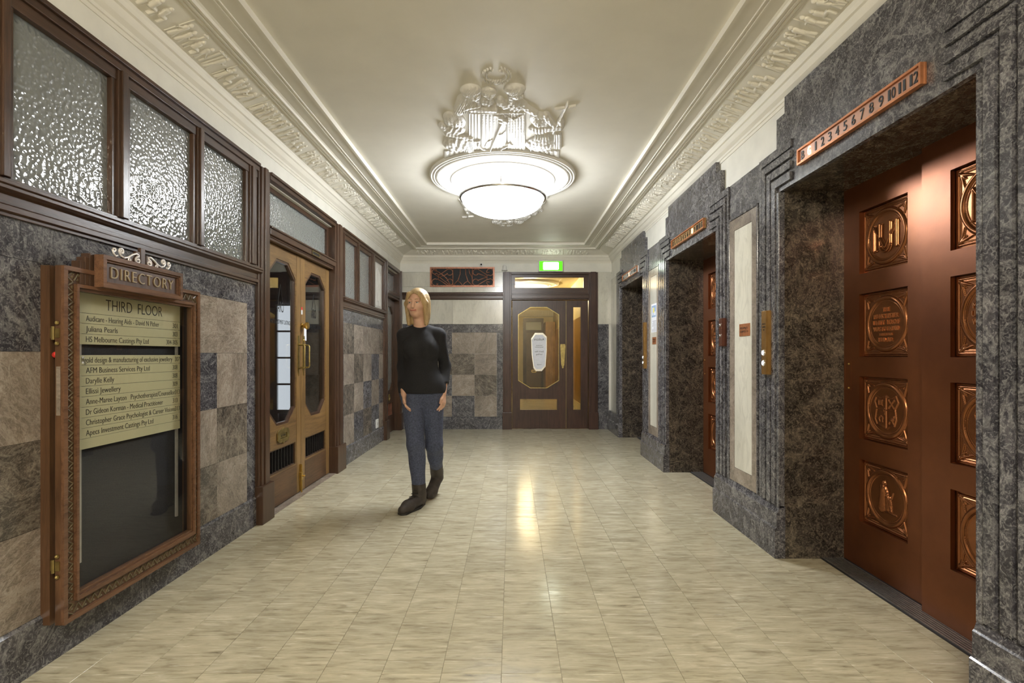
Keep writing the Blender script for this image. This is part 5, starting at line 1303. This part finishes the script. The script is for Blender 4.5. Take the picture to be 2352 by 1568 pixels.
# ================================================================== WALKING PERSON
class SDF:
    def __init__(s, lo, hi, h):
        s.lo = np.array(lo, float); s.h = h
        s.n = np.ceil((np.array(hi) - s.lo) / h).astype(int) + 1
        s.F = np.full(tuple(s.n), 1.0, np.float32)
        s.ax = [s.lo[i] + h * np.arange(s.n[i]) for i in range(3)]
    def sub(s, a, b):
        i0 = np.clip(np.floor((np.array(a) - s.lo) / s.h).astype(int), 0, s.n - 1); i1 = np.clip(np.ceil((np.array(b) - s.lo) / s.h).astype(int) + 1, 1, s.n)
        sl = tuple(slice(i0[k], i1[k]) for k in range(3))
        return sl, s.ax[0][sl[0]][:, None, None], s.ax[1][sl[1]][None, :, None], s.ax[2][sl[2]][None, None, :]
    def blend(s, sl, d, k):
        f = s.F[sl]
        if k > 0:
            hh = np.clip(0.5 + 0.5 * (f - d) / k, 0, 1)
            s.F[sl] = f * (1 - hh) + d * hh - k * hh * (1 - hh)
        else: s.F[sl] = np.minimum(f, d)
    def cap(s, a, b, ra, rb, k=0.03, sq=(1, 1, 1)):
        a = np.array(a, float); b = np.array(b, float); m = max(ra, rb) * 1.6 + k * 2 + 0.03
        sl, X, Y, Z = s.sub(np.minimum(a, b) - m, np.maximum(a, b) + m)
        d = b - a; dd = d @ d + 1e-12
        t = np.clip(((X - a[0]) * d[0] + (Y - a[1]) * d[1] + (Z - a[2]) * d[2]) / dd, 0, 1)
        q = np.sqrt(((X - a[0] - t * d[0]) / sq[0]) ** 2 + ((Y - a[1] - t * d[1]) / sq[1]) ** 2 + ((Z - a[2] - t * d[2]) / sq[2]) ** 2)
        s.blend(sl, (q - (ra + (rb - ra) * t)) * min(sq), k); return s
    def ell(s, c, r, k=0.02, neg=False, yaw=0.0):
        c = np.array(c, float); r = np.array(r, float); m = r.max() + k * 2 + 0.03
        sl, X, Y, Z = s.sub(c - m, c + m)
        x = X - c[0]; y = Y - c[1]; z = Z - c[2]
        ca, sa = math.cos(yaw), math.sin(yaw)
        u = x * ca + y * sa; v = -x * sa + y * ca
        q = np.sqrt((u / r[0]) ** 2 + (v / r[1]) ** 2 + (z / r[2]) ** 2)
        d = (q - 1) * r.min()
        if neg: s.F[sl] = np.maximum(s.F[sl], -d)
        else: s.blend(sl, d, k)
        return s
    def cut(s, p, n):      # keep the side against n
        n = np.array(n, float); n /= np.linalg.norm(n)
        X, Y, Z = s.ax[0][:, None, None], s.ax[1][None, :, None], s.ax[2][None, None, :]
        s.F = np.maximum(s.F, ((X - p[0]) * n[0] + (Y - p[1]) * n[1] + (Z - p[2]) * n[2]).astype(np.float32)); return s
    def mesh(s):
        F = s.F; neg = F < 0
        c = [neg[i:F.shape[0] - 1 + i, j:F.shape[1] - 1 + j, k:F.shape[2] - 1 + k] for i in (0, 1) for j in (0, 1) for k in (0, 1)]
        sm = np.sum(c, 0); cell = (sm > 0) & (sm < 8)
        I = np.argwhere(cell); idx = -np.ones(cell.shape, int); idx[tuple(I.T)] = np.arange(len(I))
        P = np.zeros((len(I), 3)); cntr = np.zeros(len(I))
        cor = [np.array(v) for v in ((0, 0, 0), (0, 0, 1), (0, 1, 0), (0, 1, 1), (1, 0, 0), (1, 0, 1), (1, 1, 0), (1, 1, 1))]
        vals = [F[tuple((I + q).T)] for q in cor]
        for a in range(8):
            for b in range(a + 1, 8):
                if np.abs(cor[a] - cor[b]).sum() != 1: continue
                va, vb = vals[a], vals[b]; m = (va < 0) != (vb < 0)
                t = np.where(m, va / np.where(m, va - vb, 1), 0)
                P += np.where(m[:, None], cor[a] + t[:, None] * (cor[b] - cor[a]), 0); cntr += m
        P = (I + P / cntr[:, None]) * s.h + s.lo
        Q = []
        for ax in range(3):
            o1, o2 = [(1, 2), (2, 0), (0, 1)][ax]
            e = np.zeros(3, int); e[ax] = 1
            sl0 = [slice(1, -1)] * 3; sl0[ax] = slice(0, -1); sl1 = [slice(1, -1)] * 3; sl1[ax] = slice(1, None)
            A_ = neg[tuple(sl0)]; B_ = neg[tuple(sl1)]
            base = np.array([1, 1, 1]); base[ax] = 0
            for flag in (0, 1):
                J = np.argwhere((A_ & ~B_) if flag == 0 else (~A_ & B_)) + base
                if len(J) == 0: continue
                d1 = np.zeros(3, int); d1[o1] = 1; d2 = np.zeros(3, int); d2[o2] = 1
                q = [J - d1 - d2, J - d2, J, J - d1]
                if flag: q = q[::-1]
                Q.append(np.stack([idx[tuple(np.clip(w_, 0, np.array(cell.shape) - 1).T)] for w_ in q], 1))
        Q = np.concatenate(Q); Q = Q[(Q >= 0).all(1)]
        return P.tolist(), Q.tolist()
def vadd(a, b, t): return tuple(a[i] + (b[i] - a[i]) * t for i in range(3))
J_ = dict(pel=(-0.735, 4.20, 0.93), waist=(-0.738, 4.19, 1.08), chest=(-0.742, 4.18, 1.27), neck=(-0.745, 4.18, 1.455), head=(-0.765, 4.145, 1.635),
          sL=(-0.878, 4.165, 1.375), sR=(-0.600, 4.205, 1.380), eL=(-0.902, 4.245, 1.115), eR=(-0.560, 4.295, 1.120), wL=(-0.866, 4.105, 0.905), wR=(-0.560, 4.190, 0.900),
          hL=(-0.815, 4.20, 0.90), hR=(-0.655, 4.215, 0.90), kL=(-0.765, 4.075, 0.500), kR=(-0.640, 4.215, 0.475), aL=(-0.742, 4.110, 0.095), aR=(-0.650, 4.440, 0.200))
FD = Vector((-0.20, -0.98, 0)).normalized()       # way the face looks
yaw = math.atan2(FD.x, -FD.y)
RT = Vector((-FD.y, FD.x, 0)) * -1                 # her right hand side seen from the front = towards -X
def hd(r, f, u):                                   # head frame: right, forward, up
    p = Vector(J_['head']) + RT * r + FD * f + Vector((0, 0, u)); return tuple(p)
lo, hi = (-1.06, 3.80, -0.01), (-0.40, 4.62, 1.80)
per = empty('person', (-0.735, 4.15, 0.0), 'walking person with blond hair in a black top, dark jeans and boots', 'person')
def limb(s, a, b, c, ra, rb, rc, g=0.0, k=0.03):
    s.cap(a, b, ra + g, rb + g, k); s.cap(b, c, rb + g, rc + g, k)
def torso(s, g=0.0):
    s.ell(J_['pel'], (0.165 + g, 0.115 + g, 0.13 + g), 0.05); s.ell(J_['waist'], (0.128 + g, 0.092 + g, 0.14 + g), 0.06); s.ell(J_['chest'], (0.142 + g, 0.100 + g, 0.165 + g), 0.04)
    s.ell((J_['chest'][0] - 0.062, J_['chest'][1] - 0.075, 1.27), (0.058 + g, 0.052 + g, 0.058 + g), 0.04); s.ell((J_['chest'][0] + 0.068, J_['chest'][1] - 0.062, 1.27), (0.058 + g, 0.052 + g, 0.058 + g), 0.04)
    s.cap(J_['sL'], vadd(J_['neck'], (0, 0, 0), 0.0), 0.040 + g, 0.036 + g, 0.03) if False else None
    nb = (J_['neck'][0], J_['neck'][1] + 0.012, 1.432)
    s.cap(J_['sL'], nb, 0.042 + g, 0.040 + g, 0.025); s.cap(J_['sR'], nb, 0.042 + g, 0.040 + g, 0.025)
def legs(s, g=0.0, cut=None):
    limb(s, J_['hL'], J_['kL'], J_['aL'], 0.088, 0.058, 0.040, g); limb(s, J_['hR'], J_['kR'], J_['aR'], 0.088, 0.058, 0.040, g)
    for kk, aa, dy in ((J_['kL'], J_['aL'], 0.022), (J_['kR'], J_['aR'], 0.025)):
        m = vadd(kk, aa, 0.30); s.ell((m[0], m[1] + dy, m[2]), (0.050 + g, 0.052 + g, 0.11 + g), 0.03)
def arms(s, g=0.0, g2=None):
    g2 = g if g2 is None else g2
    for S_, E_, W__ in ((J_['sL'], J_['eL'], J_['wL']), (J_['sR'], J_['eR'], J_['wR'])):
        s.cap(S_, E_, 0.044 + g, 0.035 + g, 0.02); s.cap(E_, W__, 0.036 + g2, 0.024 + g2, 0.025)
def feet(s, g=0.0, k=0.02):
    # front boot flat on the floor, rear boot up on its toe
    s.cap((-0.745, 4.105, 0.055), (-0.805, 3.955, 0.040), 0.042 + g, 0.040 + g, k); s.cap((-0.805, 3.955, 0.040), (-0.830, 3.895, 0.030), 0.040 + g, 0.028 + g, k); s.cap(J_['aL'], (-0.742, 4.12, 0.045), 0.040 + g, 0.040 + g, k)
    s.cap((-0.648, 4.455, 0.150), (-0.680, 4.350, 0.055), 0.040 + g, 0.038 + g, k); s.cap((-0.680, 4.350, 0.055), (-0.690, 4.300, 0.030), 0.038 + g, 0.028 + g, k); s.cap(J_['aR'], (-0.648, 4.455, 0.150), 0.040 + g, 0.040 + g, k)
def hand(s, W__, tip, side, out):
    """W = wrist, tip = hand direction target; side = direction across the palm towards the thumb"""
    d = Vector(tip) - Vector(W__); d.normalize(); sd = Vector(side); sd = (sd - d * sd.dot(d)).normalized(); nn = d.cross(sd)
    W__ = Vector(W__)
    pc0 = W__ + d * 0.025; pc1 = W__ + d * 0.075
    for o_ in (-0.024, -0.008, 0.008, 0.024): s.cap(W__ + d * 0.01 + sd * o_ * 0.6, pc1 + sd * o_, 0.014, 0.0125, 0.012)
    ln = {0.027: 0.062, 0.009: 0.072, -0.009: 0.067, -0.026: 0.052}
    for o_, l_ in ln.items():
        b0 = pc1 + sd * o_; b1 = b0 + d * l_ * 0.45 + nn * out * 0.008 + sd * o_ * 0.12; b2 = b1 + d * l_ * 0.32 + nn * out * 0.016; b3 = b2 + d * l_ * 0.23 + nn * out * 0.016
        s.cap(b0, b1, 0.0092, 0.0086, 0.004); s.cap(b1, b2, 0.0086, 0.0080, 0.003); s.cap(b2, b3, 0.0080, 0.0068, 0.003)
    t0 = W__ + d * 0.028 + sd * 0.020; t1 = t0 + d * 0.030 + sd * 0.024; t2 = t1 + d * 0.030 + sd * 0.006 + nn * out * 0.006
    s.cap(t0, t1, 0.0125, 0.0105, 0.008); s.cap(t1, t2, 0.0100, 0.0080, 0.003)
b = SDF(lo, hi, 0.0050)
torso(b); legs(b); arms(b); feet(b)
hand(b, J_['wL'], (-0.845, 4.065, 0.75), (0.15, -1, 0), -1); hand(b, J_['wR'], (-0.555, 4.150, 0.75), (-0.3, -1, 0), 1)
b.cap(J_['neck'], hd(0, -0.012, -0.06), 0.052, 0.048, 0.02)
# head: cranium, face, jaw, features
b.ell(hd(0, -0.012, 0.022), (0.074, 0.092, 0.092), 0.02, yaw=yaw); b.ell(hd(0, 0.020, -0.035), (0.060, 0.066, 0.078), 0.03, yaw=yaw); b.ell(hd(0, 0.050, -0.088), (0.032, 0.030, 0.026), 0.03, yaw=yaw)
for s_ in (-1, 1):
    b.ell(hd(s_ * 0.030, 0.096, -0.001), (0.015, 0.012, 0.008), 0.0, neg=True, yaw=yaw)
    b.ell(hd(s_ * 0.040, 0.062, -0.035), (0.022, 0.020, 0.020), 0.02, yaw=yaw)
    b.ell(hd(s_ * 0.075, -0.012, -0.018), (0.010, 0.018, 0.028), 0.006, yaw=yaw)
b.cap(hd(0, 0.086, 0.008), hd(0, 0.102, -0.034), 0.009, 0.013, 0.010); b.ell(hd(0, 0.086, -0.066), (0.026, 0.012, 0.012), 0.008, yaw=yaw)
b.cap(hd(-0.042, 0.078, 0.016), hd(0.042, 0.078, 0.016), 0.010, 0.010, 0.012)
vs, fs = b.mesh(); MB().add(vs, fs).build('body', 'skin', per, smooth=True)
for s_ in (-1, 1):
    MB().sphere(hd(s_ * 0.030, 0.0765, -0.002), 0.0115, 12, (1, 1, 0.62)).build('eye', 'eye_white', per, smooth=True)
    MB().sphere(hd(s_ * 0.030, 0.0830, -0.002), 0.0060, 8, (1, 1, 0.95)).build('iris', 'eye_iris', per, smooth=True)
    MB().tube([hd(s_ * 0.017, 0.082, 0.003), hd(s_ * 0.030, 0.090, 0.0075), hd(s_ * 0.044, 0.078, 0.002)], 0.0042, 6).build('eyelid', 'skin', per, smooth=True)
    MB().tube([hd(s_ * 0.014, 0.090, 0.022), hd(s_ * 0.032, 0.089, 0.027), hd(s_ * 0.050, 0.076, 0.020)], 0.0026, 6).build('eyebrow', 'hair', per, smooth=True)
MB().tube([hd(-0.025, 0.088, -0.061), hd(-0.010, 0.0965, -0.0655), hd(0.010, 0.0965, -0.0655), hd(0.025, 0.088, -0.061)], 0.0046, 6).build('lips', 'lips', per, smooth=True)
# black top with three quarter sleeves
t = SDF((-1.06, 3.95, 0.84), (-0.40, 4.45, 1.52), 0.0055)
torso(t, 0.011)
t.ell((J_['pel'][0], J_['pel'][1], 0.95), (0.185, 0.135, 0.14), 0.05)
t.cut((0, 0, 0.905), (0, 0, -1))
t.cut((J_['neck'][0], J_['neck'][1], 1.462), (0, -0.5, 1))
ft = t.F.copy()
t.F[:] = 1.0; arms(t, 0.010, 0.013)
for W__, E_ in ((J_['wL'], J_['eL']), (J_['wR'], J_['eR'])):
    pass
eL, wL_, eR, wR_ = J_['eL'], J_['wL'], J_['eR'], J_['wR']
cL = vadd(eL, wL_, 0.62); cR = vadd(eR, wR_, 0.62)
nL = np.array(wL_) - np.array(eL); nR = np.array(wR_) - np.array(eR)
X, Y, Z = t.ax[0][:, None, None], t.ax[1][None, :, None], t.ax[2][None, None, :]
for c_, n_, msk in ((cL, nL, X < -0.735), (cR, nR, X >= -0.735)):
    n_ = n_ / np.linalg.norm(n_)
    pl = ((X - c_[0]) * n_[0] + (Y - c_[1]) * n_[1] + (Z - c_[2]) * n_[2])
    t.F = np.where(msk, np.maximum(t.F, pl), t.F).astype(np.float32)
k_ = 0.03; hh = np.clip(0.5 + 0.5 * (ft - t.F) / k_, 0, 1); t.F = ft * (1 - hh) + t.F * hh - k_ * hh * (1 - hh)
vs, fs = t.mesh(); MB().add(vs, fs).build('black_top', 'black_knit', per, smooth=True)
# jeans
t = SDF((-0.98, 3.95, 0.12), (-0.50, 4.56, 1.02), 0.0055)
legs(t, 0.010); t.ell(J_['pel'], (0.174, 0.124, 0.135), 0.05)
t.cut((0, 0, 0.985), (0, 0, 1)); t.cut((0, 0, 0.150), (0, 0, -1))
vs, fs = t.mesh(); MB().add(vs, fs).build('jeans', 'denim', per, smooth=True)
# ankle boots
t = SDF((-0.92, 3.82, 0.008), (-0.56, 4.56, 0.32), 0.0045)
feet(t, 0.009, 0.02)
t.cap(J_['aL'], vadd(J_['aL'], J_['kL'], 0.20), 0.056, 0.056, 0.015); t.cap(J_['aR'], vadd(J_['aR'], J_['kR'], 0.22), 0.056, 0.056, 0.015)
cb_ = vadd(J_['aL'], J_['kL'], 0.20)
X, Y, Z = t.ax[0][:, None, None], t.ax[1][None, :, None], t.ax[2][None, None, :]
t.F = np.maximum(t.F, np.where(Y + 0 * X + 0 * Z < 4.24, Z - 0.185, Z - 0.295)).astype(np.float32)
t.cut((0, 0, 0.012), (0, 0, -1))
vs, fs = t.mesh(); MB().add(vs, fs).build('boots', 'boot', per, smooth=True)
MB().plate([(-0.700, 4.150), (-0.715, 4.020), (-0.765, 3.935), (-0.795, 3.865), (-0.835, 3.855), (-0.868, 3.885), (-0.855, 3.965), (-0.800, 4.060), (-0.790, 4.140), (-0.745, 4.165)], [], 0.001, 0.016, lambda u, v, t: (u, v, t)).build('boot_sole', 'boot_sole', per, bevel=0.004)
laces = MB()
for k in range(4):
    c_ = vadd((-0.792, 3.985, 0.082), (-0.757, 4.062, 0.135), k / 3)
    laces.tube([(c_[0] - 0.024, c_[1] - 0.004, c_[2]), (c_[0], c_[1] - 0.012, c_[2] + 0.010), (c_[0] + 0.026, c_[1] + 0.008, c_[2])], 0.003, 5)
laces.build('laces', 'ink', per, smooth=True)
# hair: parted, shoulder length
t = SDF((-0.93, 4.0, 1.42), (-0.60, 4.34, 1.80), 0.0045)
t.ell(hd(0, -0.016, 0.030), (0.086, 0.102, 0.098), 0.02, yaw=yaw)
t.ell(hd(0.028, -0.055, -0.065), (0.062, 0.055, 0.135), 0.04, yaw=yaw); t.ell(hd(-0.028, -0.055, -0.065), (0.062, 0.055, 0.135), 0.04, yaw=yaw)
for s_ in (-1, 1):
    t.cap(hd(s_ * 0.050, 0.060, 0.070), hd(s_ * 0.080, 0.022, -0.005), 0.018, 0.020, 0.02); t.cap(hd(s_ * 0.080, 0.022, -0.005), hd(s_ * 0.074, -0.005, -0.165), 0.022, 0.018, 0.02)
keep = t.F.copy()
t.F[:] = 1.0
t.ell(hd(0, 0.075, -0.020), (0.058, 0.075, 0.092), 0.0, yaw=yaw)
cutf = t.F.copy(); t.F = np.maximum(keep, -cutf).astype(np.float32)
Xg, Yg, Zg = np.meshgrid(*t.ax, indexing='ij')
t.F = t.F + (0.0013 * np.sin((Xg + Yg * 0.6) * 560 + Zg * 25)).astype(np.float32)
vs, fs = t.mesh(); MB().add(vs, fs).build('hair', 'hair', per, smooth=True)
print('objects', len(bpy.data.objects), 'tris', sum(len(p.vertices) - 2 for m in bpy.data.meshes for p in m.polygons))
